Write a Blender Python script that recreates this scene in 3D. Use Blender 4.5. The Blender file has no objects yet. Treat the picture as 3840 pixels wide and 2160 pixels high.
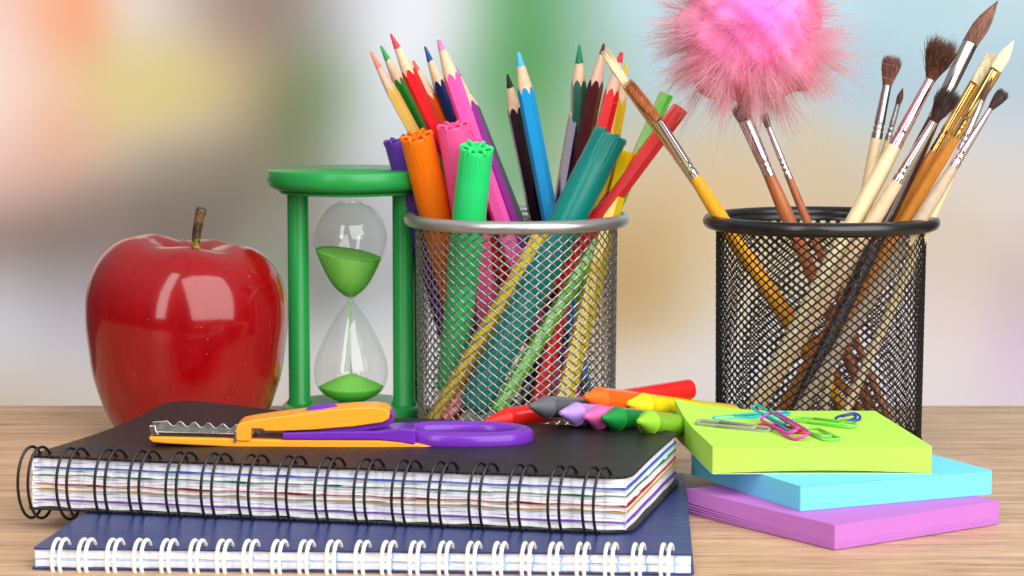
import bpy, math, random
from mathutils import Vector, Matrix
random.seed(7)
R = math.radians
S = bpy.context.scene
COL = S.collection
S.unit_settings.system = 'METRIC'
S.unit_settings.scale_length = 0.01          # 1 unit = 1 cm

# ---------------------------------------------------------------- camera
F, HY, CH = 8800.0, 130.0, 16.7               # focal length in 4K pixels, eye-level row, camera height
PITCH = math.atan((1080 - HY) / F)
cam_d = bpy.data.cameras.new('camera'); cam = bpy.data.objects.new('camera', cam_d); COL.objects.link(cam)
cam.location = (0, 0, CH); cam.rotation_euler = (math.pi / 2 - PITCH, 0, 0)
cam_d.sensor_width = 36; cam_d.lens = 36 * F / 3840
cam_d.clip_start = 1; cam_d.clip_end = 2000
cam_d.dof.use_dof = True; cam_d.dof.focus_distance = 86; cam_d.dof.aperture_fstop = 0.42
S.camera = cam
# ---------------------------------------------------------------- light
W = bpy.data.worlds.new('World'); S.world = W; W.use_nodes = True
nt = W.node_tree; bg = nt.nodes['Background']
tc = nt.nodes.new('ShaderNodeTexCoord'); sx = nt.nodes.new('ShaderNodeSeparateXYZ')
rp = nt.nodes.new('ShaderNodeValToRGB')
nt.links.new(tc.outputs['Generated'], sx.inputs[0])
nt.links.new(sx.outputs['Z'], rp.inputs[0]); nt.links.new(rp.outputs[0], bg.inputs[0])
rp.color_ramp.elements[0].position = 0.0; rp.color_ramp.elements[0].color = (.13, .125, .12, 1)
_e = rp.color_ramp.elements.new(.3); _e.color = (.30, .295, .29, 1)
rp.color_ramp.elements[1].position = 0.8; rp.color_ramp.elements[1].color = (1.0, .99, .98, 1)
bg.inputs[1].default_value = 0.46
def area(name, loc, target, w, h, energy, col=(1, 1, 1)):
    l = bpy.data.lights.new(name, 'AREA'); l.shape = 'RECTANGLE'; l.size = w; l.size_y = h
    l.energy = energy; l.color = col
    o = bpy.data.objects.new(name, l); COL.objects.link(o); o.location = loc
    d = Vector(target) - Vector(loc); o.rotation_euler = d.to_track_quat('-Z', 'Y').to_euler()
    return o
def window(az, el, dist, w, h, radiance):
    t = Vector((-4, 92, 5)); d = Vector((math.sin(R(az)) * math.cos(R(el)), -math.cos(R(az)) * math.cos(R(el)), math.sin(R(el))))
    area('window_light', t + d * dist, t, w, h, radiance * math.pi * w * h, (1, .99, .97))
window(36, 30, 130, 140, 150, 4.15)
window(-26, 32, 130, 26, 150, 5.0)
area('backdrop_light', (0, 160, 66), (0, 230, 18), 190, 40, 46000, (1, 1, 1))
area('backdrop_light', (0, 160, -34), (0, 230, 10), 190, 40, 37000, (1, 1, 1))
S.view_settings.view_transform = 'Standard'; S.view_settings.look = 'None'
S.view_settings.exposure = 0.12; S.view_settings.gamma = 1
S.cycles.max_bounces = 20; S.cycles.diffuse_bounces = 14; S.cycles.glossy_bounces = 6; S.cycles.transparent_max_bounces = 48
S.cycles.use_denoising = True
S.cycles.caustics_reflective = False; S.cycles.caustics_refractive = False

# ---------------------------------------------------------------- pixel helpers (4K photo pixels -> cm)
CP, SP = math.cos(PITCH), math.sin(PITCH)
def ray(x, y):
    u = (x - 1920) / F; v = (1080 - y) / F
    return Vector((u, CP + v * SP, -SP + v * CP))
def PZ(x, y, z):
    r = ray(x, y); t = (z - CH) / r.z; return Vector((0, 0, CH)) + r * t
def PY(x, y, Y):
    r = ray(x, y); t = Y / r.y; return Vector((0, 0, CH)) + r * t
def proj(p):
    d = Vector(p) - Vector((0, 0, CH)); dep = d.y * CP - d.z * SP; up = d.y * SP + d.z * CP
    return 1920 + F * d.x / dep, 1080 - F * up / dep
def sr(r, g, b):
    f = lambda c: (c / 255) / 12.92 if c / 255 <= .04045 else ((c / 255 + .055) / 1.055) ** 2.4
    return (f(r), f(g), f(b))

# ---------------------------------------------------------------- materials
def mat(name, col, rough=.45, metal=0, spec=.5, coat=0, bump=0, bscale=20, var=.06, sss=0, sheen=0, vscale=3):
    m = bpy.data.materials.new(name); m.use_nodes = True; n = m.node_tree; b = n.nodes['Principled BSDF']
    b.inputs['Base Color'].default_value = (*col, 1); b.inputs['Roughness'].default_value = rough
    b.inputs['Metallic'].default_value = metal; b.inputs['Specular IOR Level'].default_value = spec
    b.inputs['Coat Weight'].default_value = coat; b.inputs['Coat Roughness'].default_value = .08
    if sss:
        b.inputs['Subsurface Weight'].default_value = sss; b.inputs['Subsurface Scale'].default_value = .3
        b.inputs['Subsurface Radius'].default_value = (1, .6, .5)
    t = n.nodes.new('ShaderNodeTexCoord')
    if var:
        no = n.nodes.new('ShaderNodeTexNoise'); no.inputs['Scale'].default_value = vscale; no.inputs['Detail'].default_value = 5
        n.links.new(t.outputs['Object'], no.inputs['Vector'])
        mx = n.nodes.new('ShaderNodeMixRGB'); mx.inputs[1].default_value = (*[c * (1 - var) for c in col], 1)
        mx.inputs[2].default_value = (*[min(1, c * (1 + var)) for c in col], 1)
        n.links.new(no.outputs['Fac'], mx.inputs[0]); n.links.new(mx.outputs[0], b.inputs['Base Color'])
        mr = n.nodes.new('ShaderNodeMapRange'); mr.inputs['To Min'].default_value = max(0, rough - .07)
        mr.inputs['To Max'].default_value = min(1, rough + .07)
        n.links.new(no.outputs['Fac'], mr.inputs['Value']); n.links.new(mr.outputs[0], b.inputs['Roughness'])
    if bump:
        no = n.nodes.new('ShaderNodeTexNoise'); no.inputs['Scale'].default_value = bscale; no.inputs['Detail'].default_value = 4
        n.links.new(t.outputs['Object'], no.inputs['Vector'])
        bp = n.nodes.new('ShaderNodeBump'); bp.inputs['Strength'].default_value = bump; bp.inputs['Distance'].default_value = .02
        n.links.new(no.outputs['Fac'], bp.inputs['Height']); n.links.new(bp.outputs[0], b.inputs['Normal'])
    return m
def paint(name, rgb, **k):
    k.setdefault('rough', .32); k['spec'] = k.get('spec', .5) * .7; return mat(name, sr(*rgb), **k)

def wood_mat(name, c1, c2, axis_scale=(1, 1, 1), rough=.5, big=1.0):
    m = bpy.data.materials.new(name); m.use_nodes = True; n = m.node_tree; b = n.nodes['Principled BSDF']
    t = n.nodes.new('ShaderNodeTexCoord'); mp = n.nodes.new('ShaderNodeMapping'); mp.inputs['Scale'].default_value = axis_scale
    n.links.new(t.outputs['Object'], mp.inputs[0])
    a = n.nodes.new('ShaderNodeTexNoise'); a.inputs['Scale'].default_value = 2.0; a.inputs['Detail'].default_value = 9; a.inputs['Roughness'].default_value = .7
    n.links.new(mp.outputs[0], a.inputs['Vector'])
    r = n.nodes.new('ShaderNodeValToRGB'); r.color_ramp.elements[0].position = .36; r.color_ramp.elements[1].position = .64
    r.color_ramp.elements[0].color = (*c1, 1); r.color_ramp.elements[1].color = (*c2, 1)
    n.links.new(a.outputs['Fac'], r.inputs[0]); n.links.new(r.outputs[0], b.inputs['Base Color'])
    b.inputs['Roughness'].default_value = rough
    return m

# ---------------------------------------------------------------- mesh builder
class MB:
    def __init__(s): s.v = []; s.f = []; s.uv = {}; s.sm = []
    def add(s, vs, fs, uv=None, smooth=True):
        o = len(s.v); s.v += [Vector(p) for p in vs]
        for f in fs: s.f.append([i + o for i in f]); s.sm.append(smooth)
        if uv:
            for i, q in enumerate(uv): s.uv[o + i] = q
        return s
    def rings(s, rings, close=True, cap0=False, cap1=False, uv=None, smooth=True):
        n = len(rings[0]); vs = [p for r in rings for p in r]; fs = []
        for i in range(len(rings) - 1):
            for j in range(n if close else n - 1):
                k = (j + 1) % n
                fs.append([i * n + j, i * n + k, (i + 1) * n + k, (i + 1) * n + j])
        if cap0: fs.append(list(range(n))[::-1])
        if cap1: fs.append([(len(rings) - 1) * n + j for j in range(n)])
        return s.add(vs, fs, uv, smooth)
    def tube(s, pts, r, n=8, closed=False, cap=True):
        pts = [Vector(p) for p in pts]; m = len(pts); rr = r if isinstance(r, (list, tuple)) else [r] * m
        rings = []; up = None
        for i in range(m):
            if closed: t = pts[(i + 1) % m] - pts[i - 1]
            else: t = pts[min(i + 1, m - 1)] - pts[max(i - 1, 0)]
            if t.length < 1e-9: t = Vector((0, 0, 1))
            t.normalize()
            if up is None:
                up = t.orthogonal().normalized()
            up = (up - t * up.dot(t))
            if up.length < 1e-6: up = t.orthogonal()
            up.normalize(); sd = t.cross(up)
            rings.append([pts[i] + (up * math.cos(2 * math.pi * k / n) + sd * math.sin(2 * math.pi * k / n)) * rr[i] for k in range(n)])
        if closed:
            rings.append(rings[0]); return s.rings(rings)
        return s.rings(rings, cap0=cap, cap1=cap)
    def lathe(s, prof, O, A=Vector((0, 0, 1)), n=48, mod=None, U=None, flat=1.0, cap0=False, cap1=False):
        A = Vector(A).normalized(); U = (Vector(U) if U is not None else A.orthogonal()); U = (U - A * U.dot(A)).normalized(); V = A.cross(U); O = Vector(O)
        rings = []
        for (r, h) in prof:
            ring = []
            for k in range(n):
                a = 2 * math.pi * k / n; q = r * (mod(a, r, h) if mod else 1)
                ring.append(O + A * h + U * q * math.cos(a) + V * q * flat * math.sin(a))
            rings.append(ring)
        return s.rings(rings, cap0=cap0, cap1=cap1)
    def build(s, name, m, parent=None, org=None, bevel=0, auto=None):
        if org is None: org = ORG.get(parent.name, Vector((0, 0, 0))) if parent else s.base()
        org = Vector(org)
        me = bpy.data.meshes.new(name); me.from_pydata([tuple(p - org) for p in s.v], [], s.f)
        me.polygons.foreach_set('use_smooth', s.sm)
        if s.uv:
            uvl = me.uv_layers.new(name='UVMap')
            for l in me.loops: uvl.data[l.index].uv = s.uv.get(l.vertex_index, (0, 0))
        me.materials.append(m); me.update()
        o = bpy.data.objects.new(name, me); COL.objects.link(o)
        if parent: o.parent = parent; ORG[o.name] = org
        else: o.location = org; ORG[o.name] = org
        if bevel:
            b = o.modifiers.new('bevel', 'BEVEL'); b.width = bevel; b.segments = 3; b.limit_method = 'ANGLE'; b.angle_limit = R(35)
        if auto:
            me.set_sharp_from_angle(angle=R(auto))
        return o
    def base(s):
        n = len(s.v); c = sum(s.v, Vector()) / n; c.z = min(p.z for p in s.v); return c
ORG = {}
def tag(o, label, cat, group=None):
    o['label'] = label; o['category'] = cat
    if group: o['group'] = group
    return o
def thing(name, label, cat, loc, group=None):
    o = bpy.data.objects.new(name, None); COL.objects.link(o); o.location = loc; o.empty_display_size = 1
    ORG[o.name] = Vector(loc); return tag(o, label, cat, group)
def smoothcurve(pts, n=8, closed=False):
    pts = [Vector(p) for p in pts]; out = []; m = len(pts)
    for i in range(m if closed else m - 1):
        g = lambda k: pts[k % m] if closed else pts[min(max(k, 0), m - 1)]
        p0, p1, p2, p3 = g(i - 1), g(i), g(i + 1), g(i + 2)
        for j in range(n):
            t = j / n
            out.append(.5 * ((2 * p1) + (p2 - p0) * t + (2 * p0 - 5 * p1 + 4 * p2 - p3) * t * t + (3 * p1 - p0 - 3 * p2 + p3) * t ** 3))
    if not closed: out.append(pts[-1])
    return out

# ================================================================ setting
TZ = 105.3
def table():
    m = bpy.data.materials.new('oak_desk'); m.use_nodes = True; n = m.node_tree; b = n.nodes['Principled BSDF']; L = n.links
    t = n.nodes.new('ShaderNodeTexCoord')
    def noise(scale3, sc, det, rg=.6, dist=0):
        mp = n.nodes.new('ShaderNodeMapping'); mp.inputs['Scale'].default_value = scale3; L.new(t.outputs['Object'], mp.inputs[0])
        a = n.nodes.new('ShaderNodeTexNoise'); a.inputs['Scale'].default_value = sc; a.inputs['Detail'].default_value = det
        a.inputs['Roughness'].default_value = rg; a.inputs['Distortion'].default_value = dist
        L.new(mp.outputs[0], a.inputs['Vector']); return a
    a = noise((.035, .8, .8), 1.6, 8, .65, .3); c = noise((.16, 4.5, 4.5), 2.4, 6, .8, .1); d = noise((.02, .05, .1), 1.0, 3)
    ad = n.nodes.new('ShaderNodeMath'); ad.operation = 'MULTIPLY_ADD'; ad.inputs[1].default_value = .40
    L.new(a.outputs['Fac'], ad.inputs[0])
    m2 = n.nodes.new('ShaderNodeMath'); m2.operation = 'MULTIPLY'; m2.inputs[1].default_value = .60; L.new(c.outputs['Fac'], m2.inputs[0])
    L.new(m2.outputs[0], ad.inputs[2])
    r = n.nodes.new('ShaderNodeValToRGB'); L.new(ad.outputs[0], r.inputs[0]); e = r.color_ramp.elements
    e[0].position = .38; e[0].color = (*sr(104, 76, 54), 1); e[1].position = .60; e[1].color = (*sr(226, 192, 156), 1)
    x = r.color_ramp.elements.new(.46); x.color = (*sr(182, 146, 112), 1)
    x = r.color_ramp.elements.new(.53); x.color = (*sr(208, 173, 138), 1)
    mx = n.nodes.new('ShaderNodeMixRGB'); mx.blend_type = 'MULTIPLY'; mx.inputs[2].default_value = (.88, .85, .83, 1)
    L.new(d.outputs['Fac'], mx.inputs[0]); L.new(r.outputs[0], mx.inputs[1]); L.new(mx.outputs[0], b.inputs['Base Color'])
    b.inputs['Roughness'].default_value = .48
    bp = n.nodes.new('ShaderNodeBump'); bp.inputs['Strength'].default_value = .35; bp.inputs['Distance'].default_value = .03
    L.new(ad.outputs[0], bp.inputs['Height']); L.new(bp.outputs[0], b.inputs['Normal'])
    mb = MB(); x0, x1, y0, y1, z0 = -80, 80, 62, TZ, -3
    vs = [(x, y, z) for z in (z0, 0) for y in (y0, y1) for x in (x0, x1)]
    mb.add(vs, [[0, 2, 3, 1], [4, 5, 7, 6], [0, 1, 5, 4], [2, 6, 7, 3], [0, 4, 6, 2], [1, 3, 7, 5]], smooth=False)
    o = mb.build('table_top', m, org=(0, 70, 0), bevel=.25); o['kind'] = 'structure'
table()

def backdrop():
    # soft out-of-focus room print: colour spots at (x, y) in 2576-wide photo pixels
    T = [(0,0,238,200,190),(110,0,240,180,150),(190,30,240,150,105),(330,10,225,210,200),(430,30,205,195,188),(520,10,165,145,138),(620,30,140,118,112),(720,20,140,120,110),
    (800,40,150,145,140),(870,10,190,192,200),(960,20,222,224,232),(1080,20,226,226,234),(1170,20,215,216,224),(1235,20,130,170,135),(1300,20,60,138,62),(1370,20,95,152,100),(1450,20,150,182,172),(1600,10,180,206,214),(1800,10,178,205,215),(2100,10,180,208,218),(2300,60,176,205,214),(2560,10,184,210,218),
    (0,110,242,215,208),(100,120,235,190,165),(190,110,230,165,125),(330,130,212,200,165),(450,130,208,192,150),(560,110,180,160,135),(660,120,155,132,118),(760,120,118,122,100),(840,120,160,165,160),(920,120,218,222,230),(1050,120,224,226,234),(1160,120,205,210,216),(1230,130,115,162,122),(1310,130,55,134,58),(1390,140,95,150,98),(1470,120,158,186,178),(1700,120,172,200,210),(2200,130,170,196,208),(2560,130,176,200,212),
    (0,210,243,218,212),(110,210,235,195,170),(250,200,214,190,130),(380,200,208,190,118),(500,210,206,188,120),(610,210,188,168,128),(700,210,140,130,96),(790,215,88,116,66),(850,220,140,152,130),(930,220,214,220,228),(1050,220,212,218,226),(1160,220,190,200,200),(1230,220,100,152,105),(1300,230,62,136,62),(1400,230,110,158,112),(1480,220,165,188,182),(1700,220,166,194,204),(2200,210,164,190,204),(2560,220,170,192,206),
    (0,310,240,212,205),(120,310,232,178,150),(220,320,222,182,150),(330,290,216,198,135),(450,300,205,188,150),(560,310,185,168,145),(660,310,140,126,105),(770,300,88,108,70),(850,310,150,158,140),(930,310,205,210,218),(1050,310,200,205,210),(1170,310,160,185,165),(1290,320,110,155,112),(1400,310,135,165,130),(1520,320,180,180,168),(1700,300,180,186,180),(1900,310,186,190,186),(2200,290,180,194,202),(2560,310,196,202,210),
    (0,400,232,195,185),(100,410,220,170,148),(200,400,212,172,150),(330,400,180,165,152),(450,410,150,138,125),(560,410,130,120,106),(680,400,125,118,98),(780,400,110,122,92),(900,400,188,190,194),(1000,400,195,198,204),(1560,400,192,180,158),(1700,400,200,180,148),(1850,400,202,180,146),(2050,400,200,184,156),(2200,400,200,188,168),(2560,400,206,200,198),
    (0,500,205,168,160),(120,500,175,148,138),(250,500,140,124,116),(400,500,118,106,98),(560,500,115,106,96),(700,500,130,125,112),(880,520,150,150,148),(1000,520,180,184,190),(1650,500,198,172,132),(1800,500,204,178,140),(2100,500,200,180,150),(2450,500,212,200,188),(2576,500,214,204,200),
    (0,600,140,118,115),(120,590,122,106,100),(250,590,128,112,106),(450,600,120,108,100),(700,600,135,128,120),(800,600,140,136,132),(960,600,172,172,176),(1640,600,182,154,112),(1700,610,194,166,124),(1780,600,206,186,152),(2400,600,206,188,170),(2576,600,206,190,182),
    (0,700,180,172,175),(120,700,150,142,145),(220,700,150,140,142),(700,690,130,138,118),(820,700,122,124,122),(960,700,160,162,164),(1600,700,178,148,102),(1680,700,186,156,112),(1770,700,206,192,168),(2400,700,210,194,184),(2576,700,200,182,180),
    (0,800,202,202,208),(120,800,184,180,188),(220,800,178,172,180),(720,800,160,162,164),(960,800,188,190,194),(1600,800,180,150,106),(1680,800,192,166,126),(1770,800,208,198,180),(2400,800,218,202,198),(2576,800,206,184,192),
    (0,900,206,206,210),(150,900,200,194,200),(740,900,196,194,194),(960,900,212,210,210),(1600,900,205,190,168),(1680,900,216,206,198),(1780,900,210,206,208),(2400,900,222,208,208),(2576,900,214,190,212),
    (0,980,204,192,178),(150,980,200,188,176),(740,980,200,190,184),(1600,980,212,204,198),(1700,980,214,206,202),(2400,980,220,210,212),(2576,980,218,198,216),
    (0,1040,196,176,154),(740,1040,196,186,176),(1700,1040,212,202,196),(2576,1040,218,206,212)]
    T = [(a * 1.4907, b * 1.4907, *[(c * .96 + m_ * .04) / 255 for c, m_ in zip((r, g, bb), (205, 198, 190))]) for a, b, r, g, bb in T]
    Y = 230; X0, X1, Z0, Z1 = -110, 110, -55, 75; nx, nz = 150, 90
    mb = MB(); vs = []; cols = []
    for j in range(nz + 1):
        for i in range(nx + 1):
            x = X0 + (X1 - X0) * i / nx; z = Z0 + (Z1 - Z0) * j / nz
            px, py = proj((x, Y, z)); px = min(max(px, 0), 3840); py = min(max(py, 0), 1560)
            w = 0; c = [0, 0, 0]
            for q in T:
                dx = (px - q[0]) / 1.15; dy = py - q[1]; d2 = dx * dx + dy * dy
                k = math.exp(-d2 / (2 * 88 ** 2)) + 1e-9 / (1 + d2 * 1e-4) + 1e-3 * math.exp(-d2 / (2 * 240 ** 2)); w += k
                for a in range(3): c[a] += k * q[2 + a]
            vs.append((x, Y, z)); cols.append([sr(*[255 * a / w for a in c])][0])
    fs = [[j * (nx + 1) + i, j * (nx + 1) + i + 1, (j + 1) * (nx + 1) + i + 1, (j + 1) * (nx + 1) + i] for j in range(nz) for i in range(nx)]
    mb.add(vs, fs)
    m = bpy.data.materials.new('blurred_room_print'); m.use_nodes = True; n = m.node_tree; b = n.nodes['Principled BSDF']
    a = n.nodes.new('ShaderNodeAttribute'); a.attribute_name = 'Print'; b.inputs['Roughness'].default_value = 1
    b.inputs['Specular IOR Level'].default_value = 0
    n.links.new(a.outputs['Color'], b.inputs['Base Color'])
    o = mb.build('backdrop', m, org=(0, Y, Z0)); o['kind'] = 'structure'
    at = o.data.color_attributes.new('Print', 'FLOAT_COLOR', 'POINT')
    for i, c in enumerate(cols): at.data[i].color = (*c, 1)
backdrop()

# ================================================================ notebooks
def lerp(a, b, t): return a + (b - a) * t
def round_quad(c, rad, per=9, seg=40):
    """outline FL, FR, BR, BL (Vectors xy) with rounded corners, evenly sampled sides"""
    out = []
    for i in range(4):
        p, a, b = c[i], c[i - 1], c[(i + 1) % 4]
        da = (a - p).normalized(); db = (b - p).normalized(); r = rad[i]
        s, e = p + da * r, p + db * r
        for k in range(per + 1):
            t = k / per; out.append((s * (1 - t) ** 2 + p * 2 * t * (1 - t) + e * t * t))
        nx_ = c[(i + 1) % 4] + (p - c[(i + 1) % 4]).normalized() * rad[(i + 1) % 4]
        for k in range(1, seg): out.append(lerp(e, nx_, k / seg))
    return out
def plate(mb, outline, z0, z1, fn0=None, fn1=None, rings=12, uv=None):
    """solid sheet; fn(x, y) -> extra height"""
    c = sum(outline, Vector((0, 0))) / len(outline); n = len(outline)
    fn0 = fn0 or (lambda x, y: 0); fn1 = fn1 or fn0
    def surf(z, fn, flip):
        vs = []; fs = []
        for k in range(rings):
            s = 1 - k / rings
            for p in outline:
                q = c + (p - c) * s; vs.append((q.x, q.y, z + fn(q.x, q.y)))
        vs.append((c.x, c.y, z + fn(c.x, c.y)))
        for k in range(rings - 1):
            for j in range(n):
                f = [k * n + j, k * n + (j + 1) % n, (k + 1) * n + (j + 1) % n, (k + 1) * n + j]
                fs.append(f[::-1] if flip else f)
        for j in range(n):
            f = [(rings - 1) * n + j, (rings - 1) * n + (j + 1) % n, rings * n]; fs.append(f[::-1] if flip else f)
        mb.add(vs, fs, uv=[(v[0], v[1]) for v in vs])
    surf(z1, fn1, False); surf(z0, fn0, True)
    per = 0; us = []
    for j in range(n): us.append(per); per += (outline[(j + 1) % n] - outline[j]).length
    lo = [(p.x, p.y, z0 + fn0(p.x, p.y)) for p in outline]; hi = [(p.x, p.y, z1 + fn1(p.x, p.y)) for p in outline]
    K = max(1, int((z1 - z0) / .06)) if (z1 - z0) > .12 else 1
    rr = [[tuple(lerp(a[k], b[k], q / K) for k in range(3)) for a, b in zip(lo, hi)] for q in range(K + 1)]
    uvs = [(us[j], z0 + (z1 - z0) * q / K) for q in range(K + 1) for j in range(n)]
    mb.rings(rr, uv=uvs)
    return mb
def offset_poly(o, d):
    c = sum(o, Vector((0, 0))) / len(o); n = len(o); out = []
    for i in range(n):
        t = (o[(i + 1) % n] - o[i - 1]).normalized(); nn = Vector((t.y, -t.x)); out.append(o[i] + nn * d)
    return out

def cover_mat(name, col, rough, bump_s, period, sheen=.0):
    m = bpy.data.materials.new(name); m.use_nodes = True; n = m.node_tree; b = n.nodes['Principled BSDF']; L = n.links
    b.inputs['Base Color'].default_value = (*col, 1); b.inputs['Roughness'].default_value = rough
    t = n.nodes.new('ShaderNodeTexCoord'); hs = []
    for ang in ((55, -55) if period < .3 else (90,)):
        mp = n.nodes.new('ShaderNodeMapping'); mp.inputs['Rotation'].default_value = (0, 0, R(ang - 12 if period < .3 else ang - 3)); L.new(t.outputs['Object'], mp.inputs[0])
        w = n.nodes.new('ShaderNodeTexWave'); w.inputs['Scale'].default_value = .314 / period if period < .3 else 1.3
        w.inputs['Distortion'].default_value = .25 if period < .3 else .1
        L.new(mp.outputs[0], w.inputs['Vector']); hs.append(w.outputs['Fac'])
    h = hs[0]
    if len(hs) > 1:
        a = n.nodes.new('ShaderNodeMath'); a.operation = 'MULTIPLY'; L.new(hs[0], a.inputs[0]); L.new(hs[1], a.inputs[1]); h = a.outputs[0]
    bp = n.nodes.new('ShaderNodeBump'); bp.inputs['Strength'].default_value = bump_s; bp.inputs['Distance'].default_value = .06 if period < .3 else .02
    L.new(h, bp.inputs['Height']); L.new(bp.outputs[0], b.inputs['Normal'])
    no = n.nodes.new('ShaderNodeTexNoise'); no.inputs['Scale'].default_value = .6; L.new(t.outputs['Object'], no.inputs['Vector'])
    mr = n.nodes.new('ShaderNodeMapRange'); mr.inputs['To Min'].default_value = rough - .08; mr.inputs['To Max'].default_value = rough + .1
    L.new(no.outputs['Fac'], mr.inputs['Value']); L.new(mr.outputs[0], b.inputs['Roughness'])
    return m
def page_mat(name, base, line, gx, gz, z_lines, lines_a=.5, streak=.5):
    """paper edge: thin leaf streaks along the edge plus printed grid ends"""
    m = bpy.data.materials.new(name); m.use_nodes = True; n = m.node_tree; b = n.nodes['Principled BSDF']; L = n.links
    uv = n.nodes.new('ShaderNodeUVMap'); uv.uv_map = 'UVMap'
    def noise(sc, det, dist=0):
        mp = n.nodes.new('ShaderNodeMapping'); mp.inputs['Scale'].default_value = sc; L.new(uv.outputs[0], mp.inputs[0])
        a = n.nodes.new('ShaderNodeTexNoise'); a.inputs['Scale'].default_value = 1; a.inputs['Detail'].default_value = det; a.inputs['Distortion'].default_value = dist
        L.new(mp.outputs[0], a.inputs['Vector']); return a.outputs['Fac']
    def mr(v, a, b_, c, d):
        k = n.nodes.new('ShaderNodeMapRange'); k.inputs['From Min'].default_value = a; k.inputs['From Max'].default_value = b_
        k.inputs['To Min'].default_value = c; k.inputs['To Max'].default_value = d; L.new(v, k.inputs['Value']); return k.outputs[0]
    def mul(v, c, fac, blend='MULTIPLY'):
        k = n.nodes.new('ShaderNodeMixRGB'); k.blend_type = blend; L.new(fac, k.inputs[0]); L.new(v, k.inputs[1]); k.inputs[2].default_value = (*c, 1); return k.outputs[0]
    rgb = n.nodes.new('ShaderNodeRGB'); rgb.outputs[0].default_value = (*base, 1)
    st = noise((.7, 44, 1), 3, .2)
    c = mul(rgb.outputs[0], (.45, .45, .48), mr(st, .56, .72, 0, streak))
    st2 = noise((3, 70, 1), 2)
    c = mul(c, (.7, .7, .74), mr(st2, .45, .7, 0, streak * .8))
    # vertical grid ends
    sx_ = n.nodes.new('ShaderNodeSeparateXYZ'); L.new(uv.outputs[0], sx_.inputs[0])
    wob = noise((.8, 9, 1), 2)
    ma = n.nodes.new('ShaderNodeMath'); ma.operation = 'MULTIPLY_ADD'; ma.inputs[1].default_value = .22; L.new(wob, ma.inputs[0]); L.new(sx_.outputs['X'], ma.inputs[2])
    pp = n.nodes.new('ShaderNodeMath'); pp.operation = 'PINGPONG'; pp.inputs[1].default_value = gx / 2; L.new(ma.outputs[0], pp.inputs[0])
    c = mul(c, line, mr(pp.outputs[0], .022, .05, lines_a, 0), 'MIX')
    for zz in z_lines:
        sb = n.nodes.new('ShaderNodeMath'); sb.operation = 'SUBTRACT'; sb.inputs[1].default_value = zz; L.new(sx_.outputs['Y'], sb.inputs[0])
        wz = n.nodes.new('ShaderNodeMath'); wz.operation = 'MULTIPLY_ADD'; wz.inputs[1].default_value = .06; L.new(noise((.5, 1, 1), 2), wz.inputs[0]); L.new(sb.outputs[0], wz.inputs[2])
        s2 = n.nodes.new('ShaderNodeMath'); s2.operation = 'SUBTRACT'; s2.inputs[1].default_value = .03; L.new(wz.outputs[0], s2.inputs[0])
        ab = n.nodes.new('ShaderNodeMath'); ab.operation = 'ABSOLUTE'; L.new(s2.outputs[0], ab.inputs[0])
        c = mul(c, line, mr(ab.outputs[0], .012, .03, lines_a * .8, 0), 'MIX')
    L.new(c, b.inputs['Base Color']); b.inputs['Roughness'].default_value = .8
    bp = n.nodes.new('ShaderNodeBump'); bp.inputs['Strength'].default_value = .2; bp.inputs['Distance'].default_value = .03
    L.new(st, bp.inputs['Height']); L.new(bp.outputs[0], b.inputs['Normal'])
    return m
V2 = lambda x, y: Vector((x, y))
def binding(root, FL, FR, zmid, rz, rv, vc, th0, wire, xs, yref, zref, m, skew, gap, name='binding_ring'):
    e = (FR - FL).normalized(); nrm = Vector((-e.y, e.x))
    zc = zmid; proto = None
    for x in xs:
        # where the front edge of the book passes this photo column
        best = min((abs(proj((FL.x + e.x * t / 40, FL.y + e.y * t / 40, zref))[0] - x), t / 40) for t in range(-10, int((FR - FL).length * 40) + 10))[1]
        P = FL + e * best
        if proto is None:
            mb = MB()
            for g in (-gap / 2, gap / 2):
                pts = []
                for k in range(29):
                    th = R(lerp(th0, 360 - th0, k / 28))
                    v = vc + rv * math.cos(th); z = rz * math.sin(th)
                    s = g + skew * (v - vc + rv)
                    q = e * s + nrm * v; pts.append((P.x + q.x, P.y + q.y, zc + z))
                mb.tube(pts, wire, 8)
            proto = mb.build(name, m, root, org=(P.x, P.y, zc)); o = proto
        else:
            o = proto.copy(); COL.objects.link(o); o.parent = root
        o.location = Vector((P.x, P.y, zc)) - ORG[root.name]

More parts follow.
